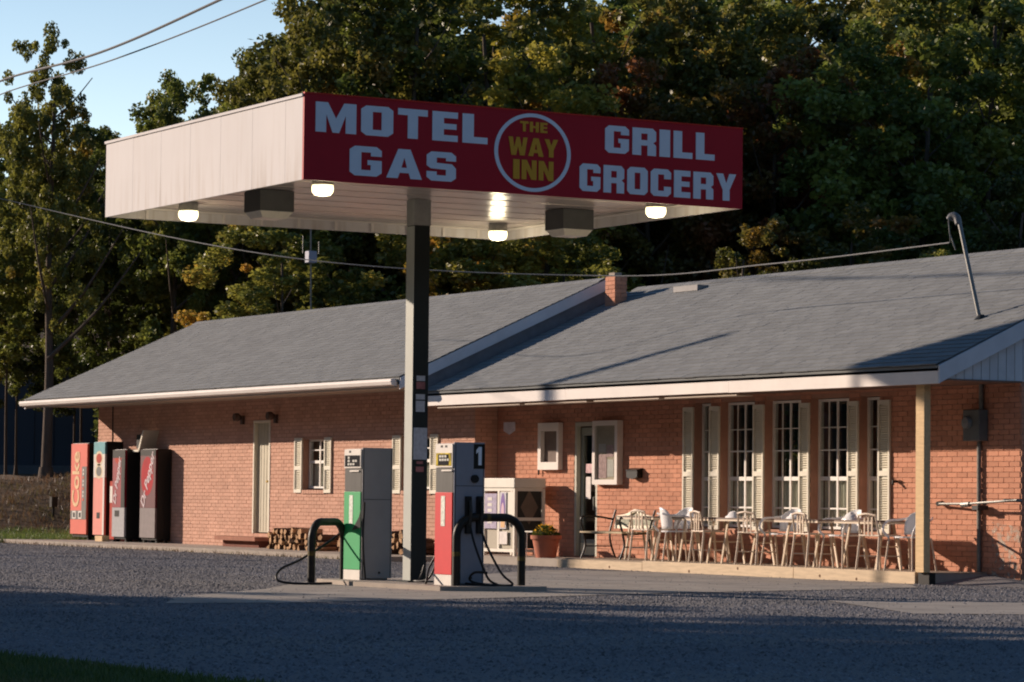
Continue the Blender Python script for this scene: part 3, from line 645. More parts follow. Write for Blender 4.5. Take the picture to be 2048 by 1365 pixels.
# small white framed opening left of the door
sw = thing('serving_window', 'small white framed wall box with an open front left of the glass door', 'wall box', (-41.85, 24.8, 1.47))
f = MB(); x0, x1, z0, z1 = -42.16, -41.53, 1.47, 2.205; e = .09
f.box(x0, x0 + e, SY - .10, SY - .014, z0, z1); f.box(x1 - e * .6, x1, SY - .10, SY - .014, z0, z1); f.box(x0 + e, x1 - e * .6, SY - .10, SY - .014, z0, z0 + .12); f.box(x0 + e, x1 - e * .6, SY - .10, SY - .014, z1 - .13, z1); f.build('frame', WHITE, sw)
B('back_panel', mat('box_back', (.16, .12, .10), .8), sw, x0 + e, x1 - e * .6, SY - .03, SY - .016, z0 + .12, z1 - .13)
MB().tube([(x0 - .05, SY - .05, z0 - .08), (x0 - .05, SY - .05, z0 + .22)], .014, 8).build('hanging_cord', DARKMET, sw)
# notice case right of the door
nb = thing('notice_case', 'white framed notice case on the wall right of the glass door', 'notice board', (-40.12, 24.8, 1.24))
x0, x1, z0, z1 = -40.48, -39.76, 1.24, 2.21; e = .075
f = MB(); f.box(x0, x0 + e, SY - .12, SY - .014, z0, z1); f.box(x1 - e, x1, SY - .12, SY - .014, z0, z1); f.box(x0 + e, x1 - e, SY - .12, SY - .014, z0, z0 + e); f.box(x0 + e, x1 - e, SY - .12, SY - .014, z1 - e, z1); f.build('frame', WHITE, nb)
B('back_board', mat('cork', (.58, .48, .38), .9, var=.1), nb, x0 + e, x1 - e, SY - .075, SY - .016, z0 + e, z1 - e)
for (a, b, c, dd, m_) in ((.12, .36, .10, .46, PAPER2), (.38, .56, .12, .38, PAPER), (.13, .33, .49, .62, PAPER), (.36, .55, .42, .60, PAPER2)):
    B('notice', m_, nb, x0 + a, x0 + b, SY - .081, SY - .076, z0 + c, z0 + dd)
B('pane', GLASS, nb, x0 + e, x1 - e, SY - .108, SY - .104, z0 + e, z1 - e)
sg = MB(); sg.face([(-43.38, SY - .02, 2.24), (-43.02, SY - .02, 2.24), (-43.02, SY - .02, 2.09), (-43.2, SY - .02, 2.05), (-43.38, SY - .02, 2.09)])
o = curve_mesh('shield_sign', [[(0, .06), (.18, 0), (.36, .06), (.36, .2), (0, .2)]], .012, mat('sign_lilac', (.66, .62, .68), .6), None, (-43.38, SY - .014, 2.04), (1, 0, 0), (0, 0, 1), (0, -1, 0)); tag(o, 'small pale shield-shaped sign high on the brick beside the propane cabinet', 'sign')
mbx = thing('mailbox', 'small dark wall mailbox right of the notice case', 'mailbox', (-39.35, 24.8, 1.31))
curve_mesh('body', [[(0, .03), (.15, 0), (.30, .03), (.30, .13), (0, .13)]], .10, BLACK, mbx, (-39.5, SY - .014, 1.32), (1, 0, 0), (0, 0, 1), (0, -1, 0))
MB().quadbox([(-39.51, SY - .125, 1.45), (-39.19, SY - .125, 1.45), (-39.19, SY - .014, 1.45), (-39.51, SY - .014, 1.45), (-39.51, SY - .125, 1.46), (-39.19, SY - .125, 1.46), (-39.19, SY - .014, 1.49), (-39.51, SY - .014, 1.49)]).build('lid', BLACK, mbx)
fc = thing('hose_tap', 'small dark tap on the brick left of the wooden post', 'tap', (-32.9, 24.8, 1.28))
MB().tube([(-32.93, SY, 1.29), (-32.93, SY - .08, 1.29), (-32.90, SY - .10, 1.25)], .018, 8).build('spout', BLACK, fc); MB().lathe([(.0, 0), (.035, 0), (.035, .01), (0, .01)], (-32.93, SY - .07, 1.315), 12).build('wheel', BLACK, fc)
# wooden corner post and deck edge
post = thing('porch_post', 'unpainted wooden post holding up the corner of the store roof', 'post', (-30.86, 23.62, .15))
MB().box(-30.92, -30.75, 23.56, 23.66, .15, 2.52).build('shaft', TAN, post, bevel=.004); MB().box(-30.94, -30.72, 23.62, 23.72, 0, .148).build('shaded_footing', BLACK, post)  # black block under the post carries the deck end's shade in its colour
deck = thing('porch_deck', 'low plank-edged porch deck running along the store front under the tables', 'deck', (-35.3, 24.1, 0))
B('floor', mat('deck_floor', (.30, .24, .18), .9, var=.2, scale=3), deck, -39.6, -31.0, 23.645, 24.75, .121, .142)
for a, b, t, z0 in ((-39.68, -37.32, .124, .0), (-37.312, -33.6, .148, .0), (-33.592, -30.98, .150, 0)):
    MB().box(a, b, 23.60, 23.644, z0, t).build('edge_board', TANB, deck, bevel=.004)
kn = MB()
for (x, z) in ((-36.1, .03), (-34.9, .1), (-33.0, .05), (-32.2, .03), (-38.2, .04)): kn.lathe([(0, 0), (.02, .0), (.022, .004)], (x, 23.598, z), 8, 'y')
kn.build('knot', mat('knot', (.12, .06, .03), .8), deck)
# meter, conduit and hand rail on the wall at the right
PIPE = mat('galvanised', (.20, .20, .185), .45, .5, var=.2, scale=10)
mt = thing('electric_meter', 'grey electric meter box on the brick wall right of the wooden post', 'electric meter', (-31.2, 24.75, 1.8))
MB().box(-31.36, -31.03, SY - .16, SY - .014, 1.80, 2.20).build('box', mat('meter_grey', (.12, .13, .125), .5), mt, bevel=.01); MB().lathe([(0, -.06), (.07, -.055), (.085, -.02), (.085, 0)], (-31.25, SY - .16, 2.03), 18, 'y').build('dial', mat('dial', (.2, .21, .21), .2), mt, smooth=True)
cd = thing('conduit_pipe', 'vertical conduit running up the wall through the electric meter', 'pipe', (-31.17, 24.76, 0))
MB().tube([(-31.17, SY - .045, .03), (-31.17, SY - .045, 1.80)], .028, 10).build('lower_pipe', PIPE, cd); MB().tube([(-31.13, SY - .045, 2.20), (-31.13, SY - .045, 2.53)], .032, 10).build('upper_pipe', PIPE, cd)
hr = thing('hand_rail', 'horizontal metal pipe rail bracketed to the wall below the electric meter', 'rail', (-31.0, 24.6, 1.0))
MB().tube([(-31.96, 24.72, 1.0), (-31.2, 24.60, 1.005), (-30.1, 24.50, 1.055)], .016, 8).build('rail', PIPE, hr)
MB().tube([(-31.32, 24.60, .99), (-31.16, 24.60, 1.0)], .035, 8).build('bracket', PIPE, hr); MB().tube([(-31.96, 24.79, 1.01), (-31.96, 24.70, 1.0)], .03, 8).build('bracket', DARKMET, hr)
MB().box(-31.12, -31.0, 24.6, 24.76, .93, .985).build('bracket', DARKMET, hr); MB().tube([(-30.38, 24.52, 1.05), (-30.38, 24.79, 1.05)], .02, 8).build('bracket', PIPE, hr)
# limewash patch on the bricks low at the right end
def patch():
    ma = bpy.data.materials.new('flaked_paint'); ma.use_nodes = True; nt = ma.node_tree; N = nt.nodes; K = nt.links
    b = N['Principled BSDF']; b.inputs['Base Color'].default_value = (.55, .47, .38, 1); b.inputs['Roughness'].default_value = .9
    tr = N.new('ShaderNodeBsdfTransparent'); mx = N.new('ShaderNodeMixShader'); n = N.new('ShaderNodeTexNoise'); n.inputs['Scale'].default_value = 11; n.inputs['Detail'].default_value = 7
    tc = N.new('ShaderNodeTexCoord'); K.new(tc.outputs['Object'], n.inputs['Vector']); mr = N.new('ShaderNodeMapRange'); mr.inputs[1].default_value = .5; mr.inputs[2].default_value = .64; mr.inputs[4].default_value = .75
    K.new(n.outputs['Fac'], mr.inputs[0]); K.new(mr.outputs[0], mx.inputs[0]); K.new(tr.outputs[0], mx.inputs[1]); K.new(b.outputs[0], mx.inputs[2]); K.new(mx.outputs[0], N['Material Output'].inputs[0]); return ma
MB().face([(-30.95, SY - .0125, .06), (-30.40, SY - .0125, .06), (-30.40, SY - .0125, .72), (-30.95, SY - .0125, .78)]).build('flaked_paint', patch(), swall)

# ------------------------------------------------------------------ filling-station canopy
CX0, CX1, CY0, CY1, CZ0, CZ1, CS = -33.96, -28.68, 13.96, 19.41, 4.27, 5.165, 4.40
can = thing('station_canopy', 'flat white filling station canopy with a red lettered front on one dark steel column', 'canopy', (-31.16, 16.62, 0))
def canopy_white():
    ma = mat('canopy_white', (0.69, 0.66, 0.64), 0.75, spec=.08, var=0.03, scale=1.0)
    nt = ma.node_tree; N = nt.nodes; K = nt.links; b = N['Principled BSDF']; src = b.inputs['Base Color'].links[0].from_socket
    tc = N.new('ShaderNodeTexCoord'); mp = N.new('ShaderNodeMapping'); mp.inputs['Scale'].default_value = (5, 5, .5); K.new(tc.outputs['Object'], mp.inputs[0])
    n = N.new('ShaderNodeTexNoise'); n.inputs['Scale'].default_value = 2.2; n.inputs['Detail'].default_value = 7; K.new(mp.outputs[0], n.inputs['Vector'])
    sp = N.new('ShaderNodeSeparateXYZ'); K.new(tc.outputs['Object'], sp.inputs[0])
    g = N.new('ShaderNodeMapRange'); g.inputs[1].default_value = 4.75; g.inputs[2].default_value = 4.27; K.new(sp.outputs['Z'], g.inputs[0])   # dirt gathers along the drip edge
    mr = N.new('ShaderNodeMapRange'); mr.inputs[1].default_value = .45; mr.inputs[2].default_value = .75; K.new(n.outputs['Fac'], mr.inputs[0])
    a = N.new('ShaderNodeMath'); a.operation = 'MULTIPLY'; K.new(g.outputs[0], a.inputs[0]); K.new(mr.outputs[0], a.inputs[1])
    a2 = N.new('ShaderNodeMath'); a2.operation = 'MULTIPLY_ADD'; a2.inputs[1].default_value = .45; K.new(a.outputs[0], a2.inputs[0]); 
    a3 = N.new('ShaderNodeMath'); a3.operation = 'MULTIPLY'; a3.inputs[1].default_value = .10; K.new(mr.outputs[0], a3.inputs[0]); K.new(a3.outputs[0], a2.inputs[2])
    mx = N.new('ShaderNodeMix'); mx.data_type = 'RGBA'; mx.inputs[7].default_value = (.42, .34, .26, 1); K.new(a2.outputs[0], mx.inputs[0]); K.new(src, mx.inputs[6]); K.new(mx.outputs[2], b.inputs['Base Color'])
    return ma
CW = canopy_white()
n = 13
for k in range(n):   # fascia sheets with tiny laps
    a = CX0 + (CX1 - .012 - CX0) * k / n; b = CX0 + (CX1 - .012 - CX0) * (k + 1) / n
    MB().box(a + .0007, b - .0007, CY0 - .001 * (k % 2), CY0 + .03, CZ0, CZ1 - .03).build('fascia_sheet', CW, can)
B('fascia_back', CW, can, CX0, CX1 - .012, CY1 - .03, CY1, CZ0, CZ1 - .03)
B('fascia_side', CW, can, CX0, CX0 + .03, CY0 + .031, CY1 - .031, CZ0, CZ1 - .03)
t = MB(); t.box(CX0 - .02, CX1 + .0, CY0 - .015, CY0 + .06, CZ1 - .03, CZ1 - .0); t.box(CX0 - .02, CX1, CY1 - .06, CY1 + .015, CZ1 - .03, CZ1); t.box(CX0 - .02, CX0 + .05, CY0 + .06, CY1 - .06, CZ1 - .03, CZ1)
t.build('coping', CW, can)
RED = mat('sign_red', (0.46, 0.010, 0.022), 0.55, var=0.06, scale=1.5, spec=.25)
sgn = bpy.data.objects.new('sign_panel', None); COL.objects.link(sgn); sgn.parent = can; sgn.location = Vector((CX1, (CY0 + CY1) / 2, CZ0)) - can.location
MB().box(CX1 - .012, CX1 + .02, CY0 + .001, CY1, CZ0, CZ1).build('red_face', RED, sgn)
REDT = mat('red_trim', (0.62, 0.03, 0.02), 0.3); B('top_trim', REDT, sgn, CX1 - .01, CX1 + .028, CY0 + .001, CY1, CZ1, CZ1 + .014)
SW = mat('sign_white', (0.80, 0.84, 0.90), 0.5, var=.03); SYL = mat('sign_yellow', (0.72, 0.36, 0.03), 0.5, var=.03)
PO = (CX1 + .021, 0, 0); UX, UY, NN = (0, 1, 0), (0, 0, 1), (1, 0, 0)
word('MOTEL', 14.09, 16.13, 4.775, 5.087, SW, sgn, PO, UX, UY, NN)
word('GAS', 14.49, 15.75, 4.348, 4.657, SW, sgn, PO, UX, UY, NN)
word('GRILL', 17.60, 19.03, 4.785, 5.085, SW, sgn, PO, UX, UY, NN)
word('GROCERY', 17.28, 19.32, 4.348, 4.648, SW, sgn, PO, UX, UY, NN)
cy, cz = 16.69, 4.723
ro, ri = .475, .43
curve_mesh('ring', [[(cy + ro * math.cos(t_ * math.pi / 32), cz + ro * .89 * math.sin(t_ * math.pi / 32)) for t_ in range(64)], [(cy + ri * math.cos(t_ * math.pi / 32), cz + ri * .89 * math.sin(t_ * math.pi / 32)) for t_ in range(64)]], .006, SW, sgn, PO, UX, UY, NN)
word('THE', 16.53, 16.87, 4.945, 5.055, SYL, sgn, PO, UX, UY, NN); word('WAY', 16.39, 17.005, 4.685, 4.88, SYL, sgn, PO, UX, UY, NN, gap=.05); word('INN', 16.45, 16.95, 4.43, 4.64, SYL, sgn, PO, UX, UY, NN)
# soffit pans run across, slightly glossy and wavy
def soffit_mat():
    ma = mat('soffit_pan', (0.60, 0.53, 0.48), 0.22, metal=0.25, var=.05, scale=2); nt = ma.node_tree; N = nt.nodes; K = nt.links; b = N['Principled BSDF']
    tc = N.new('ShaderNodeTexCoord'); mp = N.new('ShaderNodeMapping'); mp.inputs['Scale'].default_value = (5.5, 1.2, 1); K.new(tc.outputs['Object'], mp.inputs[0])
    n_ = N.new('ShaderNodeTexNoise'); n_.inputs['Scale'].default_value = 2.4; n_.inputs['Detail'].default_value = 3; K.new(mp.outputs[0], n_.inputs['Vector'])
    bp = N.new('ShaderNodeBump'); bp.inputs['Strength'].default_value = .55; bp.inputs['Distance'].default_value = .03; K.new(n_.outputs['Fac'], bp.inputs['Height']); K.new(bp.outputs[0], b.inputs['Normal']); return ma
SOF = soffit_mat()
k = 0; x = CX0 + .03
while x < CX1 - .02:
    x2 = min(x + .30, CX1 - .012); MB().box(x + .003, x2 - .003, CY0 + .03, CY1 - .03, CS + .004 * (k % 2), CS + .03).build('soffit_pan', SOF, can); x = x2; k += 1
    if x > CX1 - .03: break
B('deck_top', CW, can, CX0 + .05, CX1 - .02, CY0 + .05, CY1 - .05, CS + .05, CS + .10)
ang = MB(); ang.box(CX0 + .03, CX0 + .10, CY0 + .1, CY1 - .1, CS - .02, CS - .002); ang.box(CX0 + .1, CX1 - .1, CY1 - .10, CY1 - .03, CS - .02, CS - .002)
for k in range(10): ang.box(CX0 + .031, CX0 + .05, CY0 + .5 + k * .5, CY0 + .53 + k * .5, CZ0 + .005, CS - .02)
ang.build('edge_angle', WHITE, can)
COLM = mat('column_steel', (0.018, 0.023, 0.022), 0.7, var=.12, scale=3); COLS = mat('column_sunlit', (0.40, 0.42, 0.38), 0.55, var=.06, scale=3)
cl = bpy.data.objects.new('column', None); COL.objects.link(cl); cl.parent = can; cl.location = Vector((-31.06, 16.62, 0)) - can.location
kx0, kx1, ky0, ky1 = -31.155, -30.975, 16.50, 16.70
MB().box(kx0, kx1, ky0, ky1, .07, CS - .30).build('shaft', COLM, cl, bevel=.004)
MB().box(kx0 - .002, kx1 + .002, ky0 - .004, ky0, .075, CS - .31).build('sunlit_face', COLS, cl)  # pale sheet puts the sunlight on this face into the colour
MB().box(kx0 - .005, kx1 + .005, ky0 - .006, ky1 + .005, CS - .30, CS - .003).build('collar', mat('collar', (.30, .30, .28), .5), cl)
MB().box(kx0 - .06, kx1 + .06, ky0 - .06, ky1 + .06, .055, .07).build('base_plate', COLM, cl)
NOT = mat('notice_grey', (.40, .42, .46), .6, var=.18, scale=30); NOTR = mat('notice_red', (.30, .12, .12), .6, var=.3, scale=25)
for (y0, y1, z0, z1, m_) in ((16.545, 16.655, 2.33, 2.39, NOT), (16.545, 16.655, 2.24, 2.32, NOTR), (16.54, 16.655, 2.12, 2.18, NOT), (16.54, 16.655, 1.98, 2.105, NOT), (16.515, 16.69, 1.44, 1.80, NOT), (16.56, 16.64, 1.39, 1.42, NOTR), (16.55, 16.65, 1.30, 1.36, NOTR)):
    B('notice', m_, cl, kx1 + .001, kx1 + .006, y0, y1, z0, z1)
LENS = emis('lamp_lens', (1.0, 0.84, 0.48), 1.9)
def canopy_light(x, y, label):
    o = thing('canopy_light', label, 'lamp', (x, y, CS), 'round drop lamps lit under the canopy')
    MB().lathe([(0, 0), (.115, 0), (.115, -.075), (.12, -.08), (.12, -.095), (0, -.095)], (0, 0, 0), 22).build('housing', mat('lamp_housing', (.5, .5, .45), .4), o, smooth=True, local=True)
    MB().lathe([(.112, -.096), (.118, -.13), (.112, -.17), (.085, -.20), (0, -.212)], (0, 0, 0), 24).build('lens', LENS, o, smooth=True, local=True)
    l = bpy.data.lights.new('lamp', 'POINT'); l.energy = 7; l.color = (1, .86, .6); l.shadow_soft_size = .09
    lo = bpy.data.objects.new('lamp_bulb', l); COL.objects.link(lo); lo.parent = o; lo.location = (0, 0, -.30)
canopy_light(-33.0, 14.6, 'round lit lamp below the white side of the canopy, away from the sign'); canopy_light(-29.4, 14.55, 'round lit lamp under the corner where white side meets red sign')
canopy_light(-33.2, 18.85, 'round lit lamp hanging below the circle logo near the far edge'); canopy_light(-29.42, 18.75, 'round lit lamp under the sign below the word GROCERY')
BOXM = mat('fixture_box', (.11, .11, .105), .6); DIFF = mat('diffuser', (.85, .80, .66), .3)
for (x, y, lb) in ((-31.2, 14.78, 'unlit square box fixture left of the column under the canopy'), (-31.15, 18.65, 'unlit square box fixture right of the column under the canopy')):
    o = thing('box_fixture', lb, 'lamp', (x, y, CS), 'square box fixtures under the canopy')
    MB().box(-.21, .21, -.21, .21, -.235, -.002).build('box', BOXM, o, local=True, bevel=.006)
    MB().quadbox([(-.15, -.15, -.31), (.15, -.15, -.31), (.15, .15, -.31), (-.15, .15, -.31), (-.2, -.2, -.237), (.2, -.2, -.237), (.2, .2, -.237), (-.2, .2, -.237)]).build('diffuser', DIFF, o, local=True)

# ------------------------------------------------------------------ pump island
isl = MB().face([(x, y, .056) for x, y in ((-32.5, 16.1), (-31.3, 15.9), (-29.2, 15.95), (-29.1, 16.9), (-29.3, 17.2), (-32.6, 17.1))]); 
pts = [(-32.55, 16.1), (-31.3, 15.95), (-29.45, 16.05), (-29.1, 16.9), (-29.3, 17.3), (-32.6, 17.1)]
isl = MB(); nn_ = len(pts)
isl.face([(x, y, .055) for x, y in pts])
for i in range(nn_):
    a, b = pts[i], pts[(i + 1) % nn_]; isl.face([(*a, 0), (*b, 0), (*b, .055), (*a, .055)])
tag(isl.build('pump_island', CONCL, None), kind='structure')
PW = mat('pump_white', (.70, .66, .60), .4, var=.06, scale=5); PG = mat('pump_grey', (.33, .32, .31), .4, var=.08, scale=2)
GRN = mat('pump_green', (.012, .33, .10), .5, var=.05); PRED = mat('pump_red', (.56, .010, .016), .5, var=.05); DISP = mat('display', (.03, .03, .032), .2)
CHROME = mat('brushed_panel', (.16, .16, .155), .3, .6, var=.1, scale=4, stretch=(8, 8, 1)); HOSE = mat('hose', (.012, .012, .012), .45)
def pump(x0, x1, y0, y1, ztop, colour, label, number):
    o = thing('fuel_pump', label, 'fuel pump', ((x0 + x1) / 2, (y0 + y1) / 2, .056))
    side = PG if not number else mat('pump_bluegrey', (.26, .27, .31), .4, var=.06)
    MB().box(x0 + .012, x1, y0 + .012, y1, .056, ztop).build('cabinet', side, o, bevel=.006)
    MB().box(x1, x1 + .02, y0 + .0, y1 + .04, .075, ztop + .012).build('side_panel', side, o, bevel=.004)
    MB().box(x0, x1 - .004, y0 - .012, y0 + .011, .056, .17).build('kick_panel', PW, o)
    MB().box(x0, x1 - .004, y0 - .012, y0 + .011, .173, 1.07).build('front_panel', colour, o, bevel=.003)
    MB().box(x0, x1 - .004, y0 - .004, y0 + .011, 1.073, 1.34).build('middle_panel', CHROME, o)
    MB().box(x0, x1 - .004, y0 - .014, y0 + .011, 1.343, ztop - .005).build('head_panel', PW, o)
    MB().box(x0 + .02, x1 - .024, y0 - .018, y0 - .0145, 1.36, 1.49 if not number else 1.50).build('display', DISP if not number else mat('display_yellow', (.45, .34, .02), .3, var=.8, scale=14), o)
    dg = MB()
    for r in range(3):
        for c in range(3 + r % 2):
            if random.random() < .85: dg.box(x0 + .10 + c * .06, x0 + .14 + c * .06 + random.random() * .01, y0 - .021, y0 - .0185, 1.375 + r * .038, 1.40 + r * .038)
    if number: MB().box(x0 + .07, x1 - .08, y0 - .0205, y0 - .0185, 1.366, 1.485).build('display_window', DISP, o); dg.build('digits', mat('digit', (.5, .5, .45), .5), o).location.y -= .002
    else: dg.build('digits', mat('digit', (.5, .5, .45), .5), o)
    eb = MB(); eb.box(x0 + .12, x0 + .17, y0 - .016, y0 - .0145, ztop - .045, ztop - .02)
    if number: eb.box(x0 + .22, x0 + .27, y0 - .016, y0 - .0145, ztop - .045, ztop - .02)
    eb.build('emblem', DARKMET, o)
    B('label_strip', mat('pump_label', (.62, .66, .58), .5, var=.35, scale=26, stretch=(1, 1, 1)), o, x0 + .14, x0 + .23, y0 - .0155, y0 - .0125, .70, 1.03)
    B('card_slot', PW, o, x0 + .15, x0 + .38, y0 - .02, y0 - .005, 1.30, 1.318)
    pl_ = MB(); pl_.box(x1 + .0203, x1 + .0225, y0 + .012, y0 + .018, .09, ztop); pl_.box(x1 + .0203, x1 + .0225, y1 + .02, y1 + .026, .09, ztop); pl_.box(x1 + .0203, x1 + .0222, y0 + .02, y1 + .018, .98 if not number else 1.14, .985 if not number else 1.145); pl_.build('panel_seam', BLACK, o)
    MB().lathe([(0, 0), (.012, 0), (.012, .008), (0, .008)], (x1 + .021, y1 - .12, .14), 10, 'x').build('lock', BLACK, o)
    if number:
        B('number_plate', BLACK, o, x1 + .0205, x1 + .0225, y0 + .24, y0 + .38, 1.33, 1.60); word('1', y0 + .265, y0 + .355, 1.37, 1.57, SW, o, (x1 + .023, 0, 0), (0, 1, 0), (0, 0, 1), (1, 0, 0), .003, name='number')
        MB().lathe([(0, 0), (.045, 0), (.045, .03), (0, .03)], (x1 + .0205, y0 + .25, 1.22), 14, 'x').build('key_switch', BLACK, o)
        for yy in (y0 + .13, y0 + .27):
            nz = MB().box(x1 + .0205, x1 + .07, yy, yy + .07, .62, 1.03).build('nozzle_boot', BLACK, o, bevel=.01)
            MB().tube([(x1 + .09, yy + .035, .98), (x1 + .11, yy + .035, .86), (x1 + .07, yy + .035, .72)], .018, 8).build('nozzle', DARKMET, o)
    return o
p1 = pump(-32.26, -31.84, 16.31, 16.66, 1.565, GRN, 'grey fuel pump with a green front panel left of the canopy column', False)
p2 = pump(-30.04, -29.65, 16.31, 16.65, 1.605, PRED, 'fuel pump with a red front panel and a number 1 on its side', True)
def spline(pts, n=10):
    out = []; P = [Vector(p) for p in pts]; P = [P[0]] + P + [P[-1]]
    for i in range(1, len(P) - 2):
        for k in range(n):
            t = k / n; out.append(0.5 * ((2 * P[i]) + (-P[i - 1] + P[i + 1]) * t + (2 * P[i - 1] - 5 * P[i] + 4 * P[i + 1] - P[i + 2]) * t * t + (-P[i - 1] + 3 * P[i] - 3 * P[i + 1] + P[i + 2]) * t ** 3))
    return out + [P[-2]]
MB().tube(spline([(-32.28, 16.5, .95), (-32.33, 16.3, .6), (-32.2, 15.75, .30), (-32.15, 15.45, .18), (-32.05, 15.35, .06), (-31.9, 15.5, .02), (-31.55, 15.8, .03)]), .014, 8).build('hose', HOSE, p1, smooth=True)
MB().tube(spline([(-31.80, 16.33, .95), (-31.79, 16.31, .5), (-31.76, 16.33, .07)]), .012, 8).build('hose', HOSE, p1, smooth=True)
MB().face([(-31.805, 16.285, .88), (-31.84, 16.28, .78), (-32.02, 16.28, .62), (-31.81, 16.285, .66)]).build('rag', BLACK, p1)
for k, pp in enumerate(([(-29.62, 16.50, .75), (-29.53, 16.52, .5), (-29.42, 16.62, .15), (-29.35, 16.7, .07), (-29.45, 16.5, .075), (-29.6, 16.45, .08)],
           [(-29.62, 16.62, .75), (-29.52, 16.66, .5), (-29.40, 16.78, .2), (-29.30, 16.86, .07), (-29.5, 16.6, .075), (-29.56, 16.48, .12), (-29.5, 16.5, .2), (-29.42, 16.62, .2)],
           [(-30.05, 16.5, .8), (-30.2, 16.45, .4), (-30.35, 16.4, .12), (-30.6, 16.35, .08), (-30.75, 16.5, .10), (-30.8, 16.6, .3)],
           [(-30.04, 16.4, .5), (-30.15, 16.3, .25), (-30.0, 16.18, .09), (-30.25, 16.3, .07)])):
    MB().tube(spline(pp), .013, 8).build('hose', HOSE, p2, smooth=True)
def hoop(p, q, h, label, rub):
    o = thing('bumper_hoop', label, 'barrier', ((p[0] + q[0]) / 2, (p[1] + q[1]) / 2, 0), 'steel bumper hoops at the pump island')
    P, Q = Vector((*p, 0)), Vector((*q, 0)); d = Q - P; l = d.length; d.normalize(); r = min(.22, l * .35); pts = [P, P + Vector((0, 0, h - r))]
    for k in range(1, 9): t = k / 8 * math.pi / 2; pts.append(P + d * (r - r * math.cos(t)) + Vector((0, 0, h - r + r * math.sin(t))))
    for k in range(0, 9): t = k / 8 * math.pi / 2; pts.append(Q - d * (r - r * math.sin(t)) + Vector((0, 0, h - r + r * math.cos(t))))
    pts += [Q]
    MB().tube(pts, .045, 12).build('pipe', mat('hoop_paint', (.011, .011, .010), .5, var=.3, scale=12, col2=(.025, .022, .016)), o, smooth=True)
    YB = mat('yellow_band', (.10, .07, .015), .6, var=.9, scale=25)
    for (c, dirv) in rub: MB().tube([Vector(c) - Vector(dirv) * .025, Vector(c) + Vector(dirv) * .025], .0465, 12).build('worn_band', YB, o)
    return o
hoop((-31.84, 15.68), (-32.30, 16.32), .72, 'black steel hoop barrier standing before the green fronted pump', [((-31.84, 15.68, .36), (0, 0, 1))])
hoop((-29.60, 16.33), (-29.62, 17.16), .80, 'black steel hoop barrier standing beside the red fronted pump', [((-29.61, 16.72, .80), (0, 1, 0)), ((-29.62, 17.16, .35), (0, 0, 1)), ((-29.60, 16.33, .40), (0, 0, 1))])

# ------------------------------------------------------------------ drink machines at the end of the wing
VR = mat('vend_red', (.62, .10, .06), .6, var=.08, scale=3); VB = mat('vend_black', (.012, .012, .012), .4); VG = mat('vend_grey', (.16, .16, .15), .4, var=.1)
VC = mat('vend_cream', (.66, .55, .38), .4); VM = mat('vend_maroon', (.24, .006, .02), .5, var=.1); VS = mat('vend_silver', (.36, .36, .37), .4, var=.15, scale=20); VBL = mat('vend_teal', (.14, .36, .40), .4); VPK = mat('vend_coral', (.66, .22, .17), .6, var=.08)
VPINK = mat('vend_logo', (.60, .50, .52), .4); VDR = mat('vend_dark_red', (.45, .05, .03), .35)
def cabinet(name, label, x, y, w, d, h, rz, z=.08, cat='vending machine', body=VB):
    o = thing(name, label, cat, (x, y, z), 'drink vending machines beside the wing', math.radians(rz))
    MB().box(0, w, .04, d, .05, h).build('cabinet', body, o, local=True, bevel=.008)
    ft = MB(); [ft.box(a, a + .06, b, b + .06, 0, .05) for a in (.03, w - .09) for b in (.06, d - .1)]; ft.build('foot', BLACK, o, local=True); return o
def lpanel(o, name, ma, x0, x1, z0, z1, d=.0, t=.01): return MB().box(x0, x1, d - t, d, z0, z1).build(name, ma, o, local=True)
def loc_font(o, name, text, size, ma, x, z, bold=0, shear=0, sx=1, y=-.003, align='CENTER', up=False):
    # lettering on the front (-y) face of a machine, reading upwards when up is set
    cu = bpy.data.curves.new(name, 'FONT'); cu.body = text; cu.size = size; cu.offset = bold; cu.shear = shear; cu.extrude = .0015; cu.align_x = align; cu.align_y = 'CENTER'
    tmp = bpy.data.objects.new('tmp', cu); COL.objects.link(tmp)
    me = bpy.data.meshes.new_from_object(tmp.evaluated_get(bpy.context.evaluated_depsgraph_get())); bpy.data.objects.remove(tmp); bpy.data.curves.remove(cu); me.name = name
    for v in me.vertices: v.co.x *= sx
    a = math.pi / 2 if up is True else (up or 0)
    c_, s_ = math.cos(a), math.sin(a)
    for v in me.vertices:
        px_, pz_, py_ = v.co.x * c_ - v.co.y * s_, v.co.x * s_ + v.co.y * c_, v.co.z
        v.co = (x + px_, y - py_ - .0015, z + pz_)
    me.materials.clear(); me.materials.append(ma); ob = bpy.data.objects.new(name, me); COL.objects.link(ob); ob.parent = o; return ob
def disc(o, name, ma, x, z, rx, rz_, y, n=24):
    return MB().face([(x + rx * math.cos(k * 2 * math.pi / n), y, z + rz_ * math.sin(k * 2 * math.pi / n)) for k in range(n)]).build(name, ma, o, local=True)
